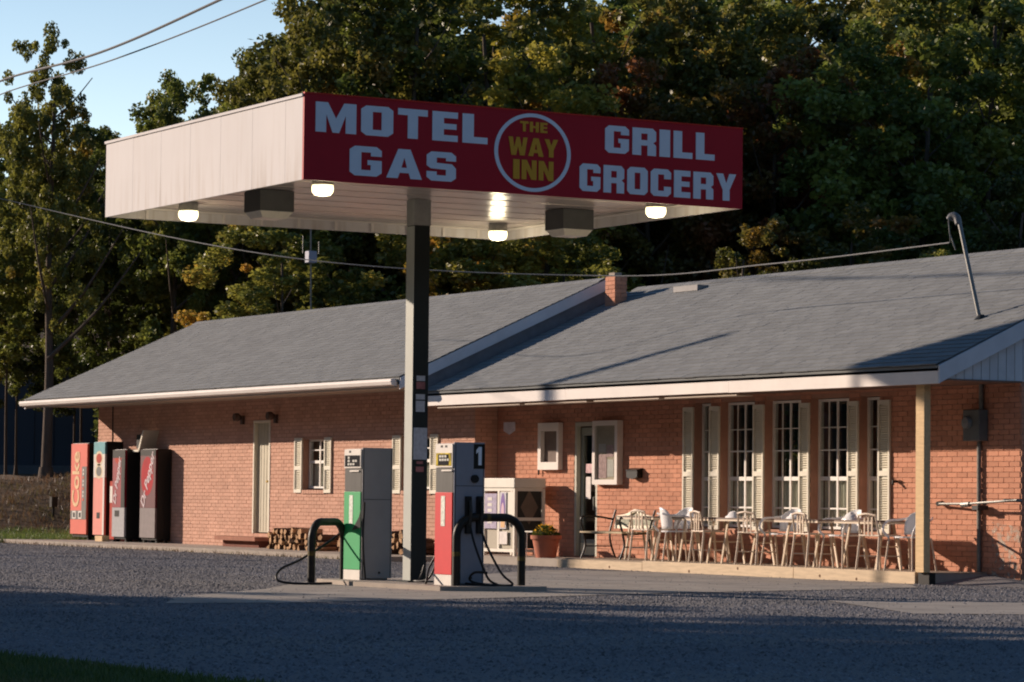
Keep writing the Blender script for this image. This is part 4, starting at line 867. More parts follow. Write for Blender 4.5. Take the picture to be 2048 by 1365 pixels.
# A: red machine with big upward lettering
a = cabinet('vending_machine', 'red vending machine with large upright Coke lettering, farthest of the machine row', -60.10, 24.05, .86, .75, 1.98, 0)
lpanel(a, 'front_panel', VR, .0, .86, .12, 1.97, .039, .04)
lpanel(a, 'side_strip', VG, .60, .845, .50, 1.50, -.001, .004); lpanel(a, 'button_panel', VG, .02, .84, .42, .60, -.001, .006)
CK = mat('coke_cream', (.74, .50, .28), .4)
loc_font(a, 'lettering', 'Coke', .52, CK, .30, 1.24, bold=.012, up=True, sx=1.0, y=-.005)
for x in (.22, .54): lpanel(a, 'coin_frame', PW, x - .09, x + .09, .43, .59, -.0075, .004); lpanel(a, 'coin_hole', BLACK, x - .045, x + .045, .46, .56, -.012, .003)
for k in range(9): lpanel(a, 'selection_button', PW if k % 3 else VR, .66, .72, .80 + k * .075, .85 + k * .075, -.0055, .006)
# B: coral machine with teal top and discs
b = cabinet('vending_machine', 'coral vending machine with teal top and round fruit discs, second in the machine row', -58.76, 24.0, .58, .75, 2.0, 0)
lpanel(b, 'front_panel', VPK, 0, .58, .12, 1.27, .039, .04); lpanel(b, 'top_panel', VBL, 0, .58, 1.75, 1.99, .039, .04); lpanel(b, 'middle_panel', PW, 0, .58, 1.273, 1.747, .039, .04)
lpanel(b, 'edge_trim', PW, .50, .58, .12, 1.27, -.001, .004)
for z, m_ in ((1.66, VDR), (1.40, VG)): disc(b, 'disc_rim', VC, .28, z + .0, .20, .15, -.0015); disc(b, 'disc', m_, .28, z, .14, .10, -.003)
lpanel(b, 'coin_slot', BLACK, .20, .36, .45, .57, -.0015, .004)
# C: maroon machine turned a little
c = cabinet('vending_machine', 'silver and maroon vending machine with white logo stripes, nearest sunlit one of the row', -57.52, 23.90, .62, .45, 1.83, 0)
lpanel(c, 'front_panel', VM, 0, .62, .68, 1.82, .039, .04); lpanel(c, 'lower_panel', VS, 0, .62, .10, .677, .039, .04)
lpanel(c, 'delivery_opening', BLACK, .14, .36, .50, .62, -.0015, .004); lpanel(c, 'button_column', BLACK, .48, .61, .85, 1.45, -.0015, .004)
loc_font(c, 'lettering', 'Dr Pepper', .22, VPINK, .24, 1.20, bold=.006, shear=.3, up=math.radians(74), y=-.004)
disc(c, 'disc', VDR, .26, 1.66, .16, .12, -.0016)
lpanel(c, 'header', VB, 0, .62, 1.66, 1.82, -.0002, .003); lpanel(c, 'edge_strip', VB, .44, .62, .68, 1.655, -.0002, .003)
# D: machine by the wall; its shade is put into darker panel colours
e_ = cabinet('vending_machine', 'shaded vending machine with slanted Dr Pepper lettering, nearest the blank brick wall', -56.45, 24.04, .74, .33, 1.83, 0)
lpanel(e_, 'front_panel', mat('vend_maroon_shaded', (.09, .004, .012), .6, var=.1), 0, .74, .68, 1.82, .039, .04); lpanel(e_, 'lower_panel', mat('vend_silver_shaded', (.17, .14, .14), .5, var=.15, scale=8), 0, .74, .10, .677, .039, .04)
lpanel(e_, 'header', VB, 0, .74, 1.70, 1.82, -.0002, .003); disc(e_, 'logo_shape', mat('logo_red', (.40, .010, .02), .35), .34, 1.30, .30, .38, -.0016)
loc_font(e_, 'lettering', 'Dr Pepper', .27, VPINK, .37, 1.22, bold=.006, shear=.3, up=math.radians(64), y=-.004)
nb2 = thing('newspaper_box', 'narrow red and white box between the vending machines', 'box', (-57.95, 23.75, .9)); MB().box(-57.86, -57.60, 23.99, 24.2, .12, 1.28).build('body', VDR, nb2); MB().box(-57.84, -57.64, 23.98, 23.989, .85, 1.18).build('panel', PW, nb2); MB().box(-57.8, -57.7, 24.02, 24.15, .08, .12).build('foot', BLACK, nb2)
wb = thing('timber_block', 'short pale timber block on the slab between the vending machines', 'block', (-58.0, 23.5, .08)); MB().box(-57.95, -57.58, 23.72, 23.88, .08, .19).build('block', TAN, wb, bevel=.004)
# pay phone hood and lamps on the wing wall
ph = thing('pay_phone', 'cream pay phone hood fixed to the brick wall above the vending machines', 'pay phone', (-56.4, 24.3, 1.85))
h = MB(); y0 = 24.05
h.quadbox([(-56.62, y0, 1.90), (-56.40, y0, 2.28), (-56.40, YW - .012, 2.28), (-56.62, YW - .012, 1.90), (-56.57, y0, 1.88), (-56.35, y0, 2.28), (-56.35, YW - .012, 2.28), (-56.57, YW - .012, 1.88)]); h.box(-57.3, -56.60, y0, YW - .012, 1.86, 1.90)
h.build('hood', CREAM, ph); MB().box(-57.0, -56.75, 24.18, YW - .012, 1.93, 2.2).build('phone_set', BLACK, ph)
for (x, lb) in ((-52.45, 'small dark wall lamp left of the cream door top'), (-51.02, 'small dark wall lamp right of the cream door top')):
    o = thing('wall_lamp', lb, 'lamp', (x, 24.39, 2.42), 'wall lamps beside the cream door'); LM = mat('wall_lamp', (.09, .06, .05), .5)
    MB().box(-.05, .05, -.05, -.005, -.08, .08).build('bracket', LM, o, local=True); MB().lathe([(0, -.2), (.07, -.2), (.08, -.12), (.03, -.05)], (0, 0, .05), 12, 'y').build('head', LM, o, local=True)
wp = thing('wall_conduit', 'thin dark conduit on the sunlit wing corner above the machines', 'pipe', (-58.7, 24.38, 1.9)); MB().tube([(-58.72, YW - .02, 1.95), (-58.72, YW - .02, 2.80)], .012, 6).build('pipe', DARKMET, wp)

# ------------------------------------------------------------------ firewood
BARK = mat('bark', (.10, .055, .035), .95, var=.4, scale=20, bump=.6); CUT = mat('split_wood', (.46, .28, .15), .9, var=.35, scale=14)
def woodpile(x0, x1, y, h, label):
    o = thing('firewood_pile', label, 'firewood', ((x0 + x1) / 2, y, .08), 'split firewood stacked along the wing')
    me_v = []
    for v in range(5):
        mb = MB(); r = .055; n = random.choice((3, 4, 4, 5)); ang = sorted(random.random() * 6.28 for _ in range(n)); ang = [2 * math.pi * i / n + random.uniform(-.35, .35) for i in range(n)]
        rr = [r * random.uniform(.8, 1.25) for _ in range(n)]; A = [(rr[i] * math.cos(ang[i]), -.2, rr[i] * math.sin(ang[i])) for i in range(n)]; Bq = [(p[0] * random.uniform(.9, 1.05), .2, p[2]) for p in A]
        mb.face(A); mb.face(Bq[::-1]); 
        for i in range(n): mb.face([A[i], A[(i + 1) % n], Bq[(i + 1) % n], Bq[i]])
        t = mb.build('tmp', BARK, None); me = t.data; bpy.data.objects.remove(t); me.materials.append(CUT); me.polygons[0].material_index = 1; me.polygons[1].material_index = 1
        for p in me.polygons[2:]:
            if random.random() < .25: p.material_index = 1
        me_v.append(me); me.name = 'log'
    z = .05; row = 0
    while z < h:
        x = x0 + random.random() * .05 + max(0, z / h - .7) * .1
        while x < x1 - max(0, z / h - .7) * .2:
            if z < h * (.8 + .25 * math.sin(x * 3.3)) + .06:
                l = bpy.data.objects.new('log', random.choice(me_v)); COL.objects.link(l); l.parent = o
                l.location = Vector((x, y + random.gauss(0, .03), z + .08 + random.gauss(0, .008))) - o.location; l.rotation_euler = (random.gauss(0, .06), random.random() * 6.28, random.gauss(0, .12))
            x += .105 + random.random() * .03
        z += .088; row += 1
    return o
woodpile(-49.75, -47.7, 23.85, .37, 'firewood pile against the wing wall under the first window'); woodpile(-46.95, -44.2, 23.85, .37, 'firewood pile behind the pumps near the propane cabinet')

# ------------------------------------------------------------------ propane cabinet, planter, bench
pc = thing('propane_cabinet', 'white propane cylinder cabinet with a flame poster against the brick wall', 'cabinet', (-42.24, 24.3, .12))
x0, x1, y0, y1, z0, z1 = -42.74, -41.74, 24.05, 24.60, .12, 1.33
PCW = mat('propane_white', (.74, .70, .60), .5, var=.05); MESH = mat('cage_dark', (.035, .035, .03), .6)
f = MB()
for (a, b) in ((x0, y0), (x1 - .05, y0), (x0, y1 - .05), (x1 - .05, y1 - .05)): f.box(a, a + .05, b, b + .05, z0, z1 - .16)
for zz in (z0 + .06, z0 + .55, z1 - .20): f.box(x0 + .05, x1 - .05, y0, y0 + .04, zz, zz + .05); f.box(x1 - .045, x1, y0 + .05, y1 - .05, zz, zz + .05)
f.box(x0 + .46, x0 + .52, y0, y0 + .04, z0 + .11, z1 - .2); f.build('frame', PCW, pc)
MB().box(x0 - .01, x1 + .02, y0 - .02, y1, z1 - .15, z1).build('top', PCW, pc, bevel=.01)
B('door_panel', PCW, pc, x0 + .525, x1 - .055, y0 + .012, y0 + .02, z0 + .61, z1 - .21); B('lower_panel', mat('cage_tan', (.42, .38, .30), .7, var=.2, scale=30, stretch=(8, 8, 1)), pc, x0 + .06, x1 - .06, y0 + .03, y0 + .036, z0 + .115, z0 + .545)
LIL = mat('poster_lilac', (.36, .31, .42), .6, var=.35, scale=12)
B('poster', LIL, pc, x0 + .06, x0 + .44, y0 - .004, y0 + .008, z0 + .42, z1 - .24); 
for k in range(5): B('poster_mark', PW, pc, x0 + .16, x0 + .30, y0 - .008, y0 - .0045, z0 + .50 + k * .09, z0 + .55 + k * .09)
B('poster', mat('poster_grey', (.50, .48, .52), .6, var=.1), pc, x0 + .54, x0 + .74, y0 - .004, y0 + .008, z0 + .42, z1 - .22)
fl = [(.64 + .085 * math.sin(t_) * (1 if True else 1) * (.35 + .65 * min(1, (3.14 - abs(t_ - 3.14)) / 1.8)), .0) for t_ in ()]
def flame(w, h, cx, cz): return [(cx + w * math.sin(a_) * (.5 + .5 * math.cos(a_ / 2 - .0)) , cz - h * math.cos(a_)) for a_ in [k * math.pi / 12 for k in range(13)]] + [(cx - w * math.sin(a_) * (.5 + .5 * math.cos(a_ / 2)), cz - h * math.cos(a_)) for a_ in [k * math.pi / 12 for k in range(12, 0, -1)]]
curve_mesh('flame', [flame(.09, .22, x0 + .64, z0 + .76)], .002, mat('flame_purple', (.16, .08, .30), .6), pc, (0, y0 - .0045, 0), (1, 0, 0), (0, 0, 1), (0, -1, 0))
curve_mesh('flame', [flame(.055, .13, x0 + .64, z0 + .70)], .002, mat('flame_pink', (.62, .42, .50), .6), pc, (0, y0 - .0068, 0), (1, 0, 0), (0, 0, 1), (0, -1, 0))
curve_mesh('flame', [[(x0 + .57, z0 + .44), (x0 + .71, z0 + .44), (x0 + .70, z0 + .60), (x0 + .64, z0 + .55), (x0 + .58, z0 + .60)]], .002, mat('flame_orange', (.68, .40, .18), .6), pc, (0, y0 - .0045, 0), (1, 0, 0), (0, 0, 1), (0, -1, 0))
B('notice', PAPER, pc, x0 + .54, x0 + .78, y0 - .004, y0 + .0, z0 + .18, z0 + .38); B('latch', BLACK, pc, x0 + .76, x0 + .80, y0 - .03, y0, z0 + .48, z0 + .56)
B('side_mesh', MESH, pc, x1 - .03, x1 - .024, y0 + .055, y1 - .055, z0 + .12, z1 - .17)
curve_mesh('hazard_diamond', [[(0, .27), (.16, 0), (0, -.27), (-.16, 0)]], .004, mat('diamond_brown', (.16, .12, .09), .6), pc, (x1 - .022, (y0 + y1) / 2 + .0, z0 + .76), (0, 1, 0), (0, 0, 1), (1, 0, 0))
pl = thing('flower_pot', 'tall terracotta pot of yellow flowers beside the propane cabinet', 'flower pot', (-40.72, 24.02, .0))
TER = mat('terracotta', (.42, .15, .09), .8, var=.1)
MB().lathe([(0, .01), (.13, .01), (.21, .40), (.235, .40), (.24, .46), (.205, .46), (.20, .42), (0, .42)], (-40.72, 24.02, 0), 28).build('pot', TER, pl, smooth=True)
def clump(c, r, n, size, flat=1.0):
    mb = MB()
    for _ in range(n):
        v = Vector((random.gauss(0, 1), random.gauss(0, 1), random.gauss(0, 1))).normalized() * r * random.random() ** .4; v.z = abs(v.z) * flat; p = Vector(c) + v
        a_ = Vector((random.gauss(0, 1), random.gauss(0, 1), random.gauss(0, 1))).normalized(); b_ = a_.orthogonal().normalized(); s_ = size * random.uniform(.5, 1.2); mb.rc = random.random()
        mb.face([p - a_ * s_, p + b_ * s_ * .6, p + a_ * s_, p - b_ * s_ * .6])
    return mb
clump((-40.72, 24.02, .44), .22, 260, .035, .8).build('leaves', leafmat('pot_leaf', (.03, .06, .01), (.10, .13, .02), (.12, .1, .03), 0), pl)
clump((-40.72, 24.02, .50), .20, 110, .022, .7).build('blossom', leafmat('blossom_yellow', (.45, .26, .01), (.70, .45, .03), (.7, .5, .03), 0), pl)
MET = mat('metal_white', (.72, .68, .60), .35, var=.05)
sd = thing('side_table', 'small white metal stand left of the terracotta pot', 'stand', (-41.15, 24.1, .12)); s_ = MB()
for (a, b) in ((-41.28, 24.0), (-41.02, 24.0), (-41.28, 24.26), (-41.02, 24.26)): s_.tube([(a, b, .0), (a + .02 * (1 if a < -41.15 else -1), b, .50)], .010, 6)
s_.build('legs', MET, sd); MB().box(-41.30, -41.0, 23.98, 24.28, .50, .52).build('top', MET, sd)

bn = thing('garden_bench', 'garden bench with cream scrolled back and black iron ends by the glass door', 'bench', (-38.95, 24.2, .14))
IRON = mat('cast_iron', (.018, .017, .015), .5); SLW = mat('bench_slat', (.52, .42, .26), .7, var=.15); BZ = .142
bx0, bx1 = -39.42, -38.33
for X_ in (bx0, bx1):
    e2 = MB()
    e2.tube(spline([(X_, 24.46, BZ), (X_, 24.38, BZ + .2), (X_, 24.36, BZ + .40), (X_, 24.46, BZ + .72)], 6), .016, 6); e2.tube(spline([(X_, 23.86, BZ), (X_, 23.93, BZ + .2), (X_, 23.90, BZ + .38), (X_, 23.86, BZ + .60), (X_, 24.10, BZ + .62), (X_, 24.40, BZ + .58)], 6), .016, 6)
    e2.tube([(X_, 23.90, BZ + .36), (X_, 24.38, BZ + .38)], .014, 6); e2.tube([(X_, 23.93, BZ + .18), (X_, 24.38, BZ + .18)], .010, 6); e2.build('iron_end', IRON, bn)
for k in range(6): MB().box(bx0 - .05, bx1 + .05, 23.86 + k * .085, 23.93 + k * .085, BZ + .375 + .002 * k, BZ + .40).build('slat', SLW, bn, bevel=.004)
bl = []
for k in range(25): t = k / 24; bl.append((t * 1.05, .64 + .10 * math.exp(-((t - .5) / .16) ** 2) - .03 * math.cos(t * 6.28 * 2) * .3))
curve_mesh('back_rim', [bl + [(1.05, .44), (0, .44)], [(p[0] * .9 + .0525, p[1] - .045) for p in bl][::1] + [(.9975, .49), (.0525, .49)]], .03, mat('cream_iron', (.74, .68, .50), .5), bn, (bx0 + .02, 24.40, BZ), (1, 0, 0), (0, .12, 1), (0, -1, .12))
curve_mesh('back_panel', [[(p[0] * .9 + .0525, p[1] - .046) for p in bl] + [(.9975, .491), (.0525, .491)]], .010, mat('bench_lattice', (.30, .30, .22), .7, var=.5, scale=30), bn, (bx0 + .02, 24.405, BZ), (1, 0, 0), (0, .12, 1), (0, -1, .12))

# ------------------------------------------------------------------ tables and chairs on the porch
LEG = mat('table_leg', (.66, .54, .40), .5, var=.08); TOP = mat('table_top', (.16, .11, .085), .6, var=.2, scale=4); WPL = mat('white_plastic', (.90, .88, .86), .12, var=.03)
CHF = mat('chair_frame', (.66, .54, .42), .4, var=.06)
DZ = .142
def make_table(x, y, label):
    o = thing('folding_table', label, 'table', (x, y, DZ), 'folding tables along the store windows')
    for k in range(6): MB().box(-.50, .50, -.24 + k * .08, -.24 + k * .08 + .073, .615, .635).build('top_slat', TOP, o, local=True)
    fr = MB(); fr.box(-.50, -.47, -.24, .235, .59, .614); fr.box(.47, .50, -.24, .235, .59, .614); fr.box(-.47, .47, -.24, -.215, .59, .614); fr.box(-.47, .47, .21, .235, .59, .614); fr.build('apron', LEG, o, local=True)
    for (X0_, sgn_) in ((-.36, 1), (.36, -1)):
        MB().beam((X0_ - .11, -.12, 0), (X0_ + .11, -.16, .60), .034, .02, (0, 1, 0)).build('leg', LEG, o, local=True); MB().beam((X0_ + .11, .12, 0), (X0_ - .11, .16, .60), .034, .02, (0, 1, 0)).build('leg', LEG, o, local=True)
        MB().tube([(X0_, -.14, .30), (X0_, .14, .30)], .009, 6).build('cross_bar', LEG, o, local=True)
    return o
TX = [-37.95, -36.50, -35.42, -33.95, -32.58]
tl = ['folding slatted table nearest the garden bench', 'folding slatted table before the narrow window nearest the glass door', 'folding slatted table in front of the second window from the door', 'folding slatted table between the middle and fourth windows', 'folding slatted table nearest the wooden corner post']
tab0 = None
for x, lb in zip(TX, tl):
    if tab0 is None: tab0 = make_table(x, 24.12, lb); continue
    c_ = copy_tree(tab0); c_.location = (x, 24.12, DZ); c_['label'] = lb
def make_arm(x, y, rz, label):
    """armchair with round glossy back: faces local -y"""
    o = thing('arm_chair', label, 'chair', (x, y, DZ), 'white-backed armchairs on the porch', math.radians(rz))
    for sx_ in (-1, 1):
        MB().tube([(sx_ * .24, -.22, 0), (sx_ * .20, -.18, .42)], .013, 8).build('leg', CHF, o, local=True, smooth=True)
        MB().tube([(sx_ * .23, .24, 0), (sx_ * .19, .18, .42)], .013, 8).build('leg', CHF, o, local=True, smooth=True)
        MB().tube(spline([(sx_ * .20, -.18, .42), (sx_ * .27, -.22, .52), (sx_ * .28, -.12, .63), (sx_ * .26, .10, .65), (sx_ * .17, .23, .68)], 6), .016, 8).build('arm', WPL, o, local=True, smooth=True)
    st_ = MB(); pts = [(.21 * math.cos(t_ * math.pi / 12) * (1.05 if math.sin(t_ * math.pi / 12) < 0 else .95), .21 * math.sin(t_ * math.pi / 12)) for t_ in range(24)]
    st_.face([(a_, b_, .44) for a_, b_ in pts]); st_.face([(a_, b_, .42) for a_, b_ in pts][::-1])
    for i in range(24): p_, q_ = pts[i], pts[(i + 1) % 24]; st_.face([(*p_, .42), (*q_, .42), (*q_, .44), (*p_, .44)])
    st_.build('seat', WPL, o, local=True)
    bk = MB(); nu, nv = 12, 6
    for j in range(nv + 1):
        for i in range(nu + 1):
            t_ = (i / nu - .5) * 2.3; z_ = .46 + .31 * j / nv; rr = .20 + .02 * j / nv; w_ = math.sqrt(max(0, 1 - ((j / nv - .35) / .68) ** 2)) if j / nv > .35 else 1
            bk.v.append((rr * math.sin(t_ * w_), .0 + rr * math.cos(t_ * w_) + .02 * j / nv, z_))
    for j in range(nv):
        for i in range(nu): a_ = j * (nu + 1) + i; bk.f.append((a_, a_ + 1, a_ + nu + 2, a_ + nu + 1)); bk.r.append(0)
    bo = bk.build('backrest', WPL, o, local=True, smooth=True); so = bo.modifiers.new('thickness', 'SOLIDIFY'); so.thickness = .008
    return o
def make_slat(x, y, rz, label):
    o = thing('folding_chair', label, 'chair', (x, y, DZ), 'slatted cream chairs on the porch', math.radians(rz))
    for sx_ in (-1, 1):
        MB().tube([(sx_ * .20, -.20, 0), (sx_ * .18, -.16, .43)], .016, 8).build('leg', CHF, o, local=True, smooth=True)
        MB().tube([(sx_ * .20, .22, 0), (sx_ * .18, .17, .43)], .016, 8).build('leg', CHF, o, local=True, smooth=True)
        MB().tube([(sx_ * .18, .17, .43), (sx_ * .16, .22, .70)], .013, 8).build('back_post', CHF, o, local=True, smooth=True)
    MB().box(-.20, .20, -.19, .19, .43, .455).build('seat', CHF, o, local=True, bevel=.01)
    MB().tube(spline([(-.16, .22, .70), (0, .235, .72), (.16, .22, .70)], 5), .015, 8).build('top_rail', CHF, o, local=True, smooth=True)
    for k in (-1, 0, 1): MB().box(k * .07 - .012, k * .07 + .012, .19, .202, .455, .70).build('back_slat', CHF, o, local=True)
    MB().tube([(-.19, -.18, .18), (.19, .20, .18)], .009, 6).build('brace', CHF, o, local=True); return o
AC = [(-37.30, 24.18, 6, 'white round-backed armchair between the two tables nearest the bench'), (-34.62, 24.18, 12, 'white round-backed armchair before the middle window'), (-33.22, 24.15, 2, 'white round-backed armchair before the fourth window'), (-31.80, 24.15, 10, 'white round-backed armchair nearest the wooden corner post'), (-37.0, 23.96, 160, 'white round-backed armchair pushed under the table by the narrow window')]
a0 = None
for x, y, rz, lb in AC:
    if a0 is None: a0 = make_arm(x, y, rz, lb); continue
    c_ = copy_tree(a0); c_.location = (x, y, DZ); c_.rotation_euler.z = math.radians(rz); c_['label'] = lb
FC = [(-37.75, 24.0, 185, 'cream slatted chair at the table nearest the bench'), (-36.20, 24.0, 172, 'cream slatted chair before the second window from the door'), (-35.05, 24.02, 190, 'cream slatted chair before the third window'), (-33.72, 24.0, 176, 'cream slatted chair at the table before the fourth window'), (-32.25, 24.0, 186, 'cream slatted chair at the table nearest the corner post')]
f0 = None
for x, y, rz, lb in FC:
    if f0 is None: f0 = make_slat(x, y, rz, lb); continue
    c_ = copy_tree(f0); c_.location = (x, y, DZ); c_.rotation_euler.z = math.radians(rz); c_['label'] = lb
for x, lb in ((-36.75, 'crumpled white cover on the table by the narrow window'), (-35.72, 'crumpled white cover on the table before the second window'), (-34.25, 'crumpled white cover on the table between middle and fourth windows'), (-32.98, 'crumpled white cover on the table nearest the corner post')):
    mb = MB(); mb.lathe([(.15, 0), (.13, .02), (.10, .035), (.07, .075), (.03, .09), (0, .092)], (0, 0, 0), 14); mb.v = [(a_ * random.uniform(.85, 1.15), b_ * random.uniform(.8, 1.1) * .8, c_ * random.uniform(.85, 1.1)) for a_, b_, c_ in mb.v]
    o = mb.build('table_cover', WPL, None, smooth=True, local=True); o.location = (x, 24.08, DZ + .636); tag(o, lb, 'table cover', 'white covers on the porch tables')

# ------------------------------------------------------------------ service mast, poles and wires
mast = thing('service_mast', 'leaning metal service mast with weatherhead on the store roof', 'mast', (-31.32, 24.9, 3.3))
MB().tube([(-31.32, 24.9, 3.28), (-31.78, 24.9, 4.66)], .028, 12).build('pipe', PIPE, mast, smooth=True)
MB().tube(spline([(-31.79, 24.9, 4.62), (-31.83, 24.9, 4.71), (-31.90, 24.88, 4.73), (-31.93, 24.86, 4.68)], 5), .048, 10).build('weatherhead', mat('weatherhead', (.16, .16, .155), .5), mast, smooth=True)
dr = MB(); dr.tube(spline([(-31.92, 24.84, 4.68), (-31.90, 24.84, 4.52), (-31.84, 24.84, 4.40), (-31.80, 24.86, 4.28)]), .009, 6); dr.tube(spline([(-31.90, 24.82, 4.66), (-31.87, 24.82, 4.48), (-31.90, 24.85, 4.39)]), .008, 6); dr.build('drip_loop', mat('cable_grey', (.22, .22, .20), .6), mast)
MB().lathe([(.09, 0), (.06, .03), (.04, .06)], (-31.32, 24.9, SEZ + s * (24.9 - SEY) - .0), 14).build('flashing', DARKMET, mast)
CAB = mat('cable', (.10, .10, .10), .6); CABL = mat('cable_pale', (.22, .22, .21), .5)
def wire(pts, r, label, ma=CAB, n=14, name='overhead_wire'):
    o = MB().tube(spline(pts, n), r, 6).build(name, ma, None, smooth=True); return tag(o, label, 'wire')
wire([(-54.9, 13.95, 7.7), (-53.0, 19.75, 6.33), (-45.05, 21.7, 4.86), (-39.98, 24.53, 4.40), (-36.0, 24.9, 4.36), (-31.90, 24.84, 4.38)], .009, 'thin service wire sagging behind the canopy to the roof mast', CABL)
wire([(-62.0, 21.9, 8.95), (-56.7, 21.08, 8.98), (-48.5, 19.8, 8.45), (-40.84, 18.63, 8.25), (-30, 17, 8.1)], .021, 'thick twisted cable crossing the sky, upper of the two')
wire([(-62.0, 21.9, 8.70), (-56.7, 21.09, 8.72), (-48.5, 20.0, 8.33), (-40.6, 19.04, 8.17), (-30, 17.5, 8.0)], .012, 'thin cable crossing the sky, lower of the two')
POLEW = mat('pole_wood', (.14, .10, .07), .9, var=.2, scale=3, stretch=(6, 6, .5))
up = thing('utility_pole', 'wooden utility pole left of the forecourt carrying the service wire', 'pole', (-54.9, 13.95, 0))
MB().tube([(-54.9, 13.95, -.2), (-54.9, 13.95, 9.8)], .14, 14, r_end=.09).build('shaft', POLEW, up, smooth=True)
MB().tube([(-54.75, 13.66, 0), (-54.86, 13.84, 9.0)], .02, 8).build('riser_pipe', PIPE, up)
# board added out of view on two posts; its panel shades the right end of the roof
rs = thing('shade_board', 'tall two-post board added left of the forecourt to shade the roof end', 'sign', (-46.5, 12.6, 0))
MB().box(-46.53, -46.47, 11.4, 14.62, 7.9, 10.2).build('board', WHITE, rs)
for y in (11.7, 14.3): MB().tube([(-46.6, y, -.1), (-46.6, y, 8.6)], .05, 10).build('pole', PIPE, rs)
an = thing('antenna_mast', 'thin antenna mast with a pale box behind the wing roof', 'antenna', (-54.05, 26.9, 4.5))
MB().tube([(-54.9, 26.95, 4.5), (-54.88, 26.9, 7.2)], .018, 6).build('mast', PIPE, an); MB().box(-54.98, -54.80, 26.84, 27.02, 5.62, 5.85).build('box', mat('antenna_box', (.32, .33, .40), .5), an, bevel=.01)
MB().tube([(-54.89, 26.75, 5.8), (-54.89, 26.75, 6.15)], .008, 5).build('whip', PIPE, an); MB().tube([(-54.89, 27.1, 5.8), (-54.89, 27.1, 6.05)], .008, 5).build('whip', PIPE, an)

# far shed and bank post
shd = thing('far_shed', 'long dark slate-blue shed beyond the brown bank', 'shed', (-92, 35, 1.6))
SHB = mat('shed_blue', (.075, .095, .125), .7, var=.05, scale=.6); 
p0, p1 = Vector((-98, 20, 0)), Vector((-88.0, 39, 0)); dv = (p1 - p0).normalized(); nv = Vector((dv.y, -dv.x, 0))
MB().beam(p0 + Vector((0, 0, 3.3)), p1 + Vector((0, 0, 3.3)), .3, 2.9).build('wall', SHB, shd)
MB().beam(p0 + Vector((0, 0, 1.72)) + nv * .1, p1 + Vector((0, 0, 1.72)) + nv * .1, .6, .34).build('plinth', mat('shed_plinth', (.16, .19, .22), .8), shd)
rb = MB(); Ls_ = (p1 - p0).length; k = 0.0
while k < Ls_: rb.beam(p0 + dv * k + nv * .16 + Vector((0, 0, 1.95)), p0 + dv * k + nv * .16 + Vector((0, 0, 4.7)), .03, .02); k += .6
rb.build('wall_rib', SHB, shd)
MB().beam(p0 + Vector((0, 0, 4.85)) - nv * .8, p1 + Vector((0, 0, 4.85)) - nv * .8, 2.4, .15).build('roof', SHB, shd)
bp = thing('marker_post', 'short dark post with a small box on the weedy bank', 'post', (-65.93, 25.97, 0))
MB().tube([(-65.93, 25.97, 0), (-65.93, 25.97, .75)], .03, 8).build('shaft', BLACK, bp); MB().box(-66.0, -65.86, 25.9, 26.04, .72, .95).build('box', BLACK, bp)

# ------------------------------------------------------------------ trees
def crown_mesh(name, R, H, nclump, nleaf, leaf, seed, ragged=.25):
    """leaf-sized faces in clumps spread through an uneven crown; z from 0 to H"""
    g = np.random.default_rng(seed); C = []
    lobes = [(g.uniform(-.35, .35) * R, g.uniform(-.35, .35) * R, g.uniform(.25, .8) * H, g.uniform(.45, .75)) for _ in range(6)]
    while len(C) < nclump:
        u = g.normal(0, 1, 3); u /= np.linalg.norm(u); lo = lobes[g.integers(6)]; rr = g.uniform(.55, 1.0) ** .5
        p = np.array([lo[0] + u[0] * R * lo[3] * rr, lo[1] + u[1] * R * lo[3] * rr, lo[2] + u[2] * H * .30 * rr])
        if 0.02 * H < p[2] < H: C.append((p, g.uniform(.22, .55) * (1 + ragged * g.normal())))
    P = []; N_ = []
    for p, r in C:
        r = max(.15, r) * R * .26; n = max(8, int(nleaf * (r / (R * .12)) ** 1.5)); q = g.normal(0, 1, (n, 3)); q /= np.linalg.norm(q, axis=1)[:, None]; q *= (g.random(n) ** .45)[:, None] * r; q[:, 2] *= .8
        P.append(p + q); N_.append(np.repeat(g.random(), n) * .6 + .4 * g.random(n))
    P = np.concatenate(P); rn = np.concatenate(N_); n = len(P)
    a = g.normal(0, 1, (n, 3)); a[:, 2] *= .6; a /= np.linalg.norm(a, axis=1)[:, None]; b = np.cross(a, g.normal(0, 1, (n, 3))); b /= np.linalg.norm(b, axis=1)[:, None]
    sz = (leaf * g.uniform(.6, 1.3, n))[:, None]
    V = np.stack([P - a * sz, P + b * sz * .62, P + a * sz, P - b * sz * .62], 1).reshape(-1, 3)
    me = bpy.data.meshes.new(name); me.vertices.add(n * 4); me.vertices.foreach_set('co', V.reshape(-1)); me.loops.add(n * 4); me.loops.foreach_set('vertex_index', np.arange(n * 4, dtype=np.int32))
    me.polygons.add(n); me.polygons.foreach_set('loop_start', np.arange(n, dtype=np.int32) * 4)
    at = me.attributes.new('rnd', 'FLOAT', 'FACE'); at.data.foreach_set('value', rn.astype(np.float32)); me.update(); me.validate(); return me
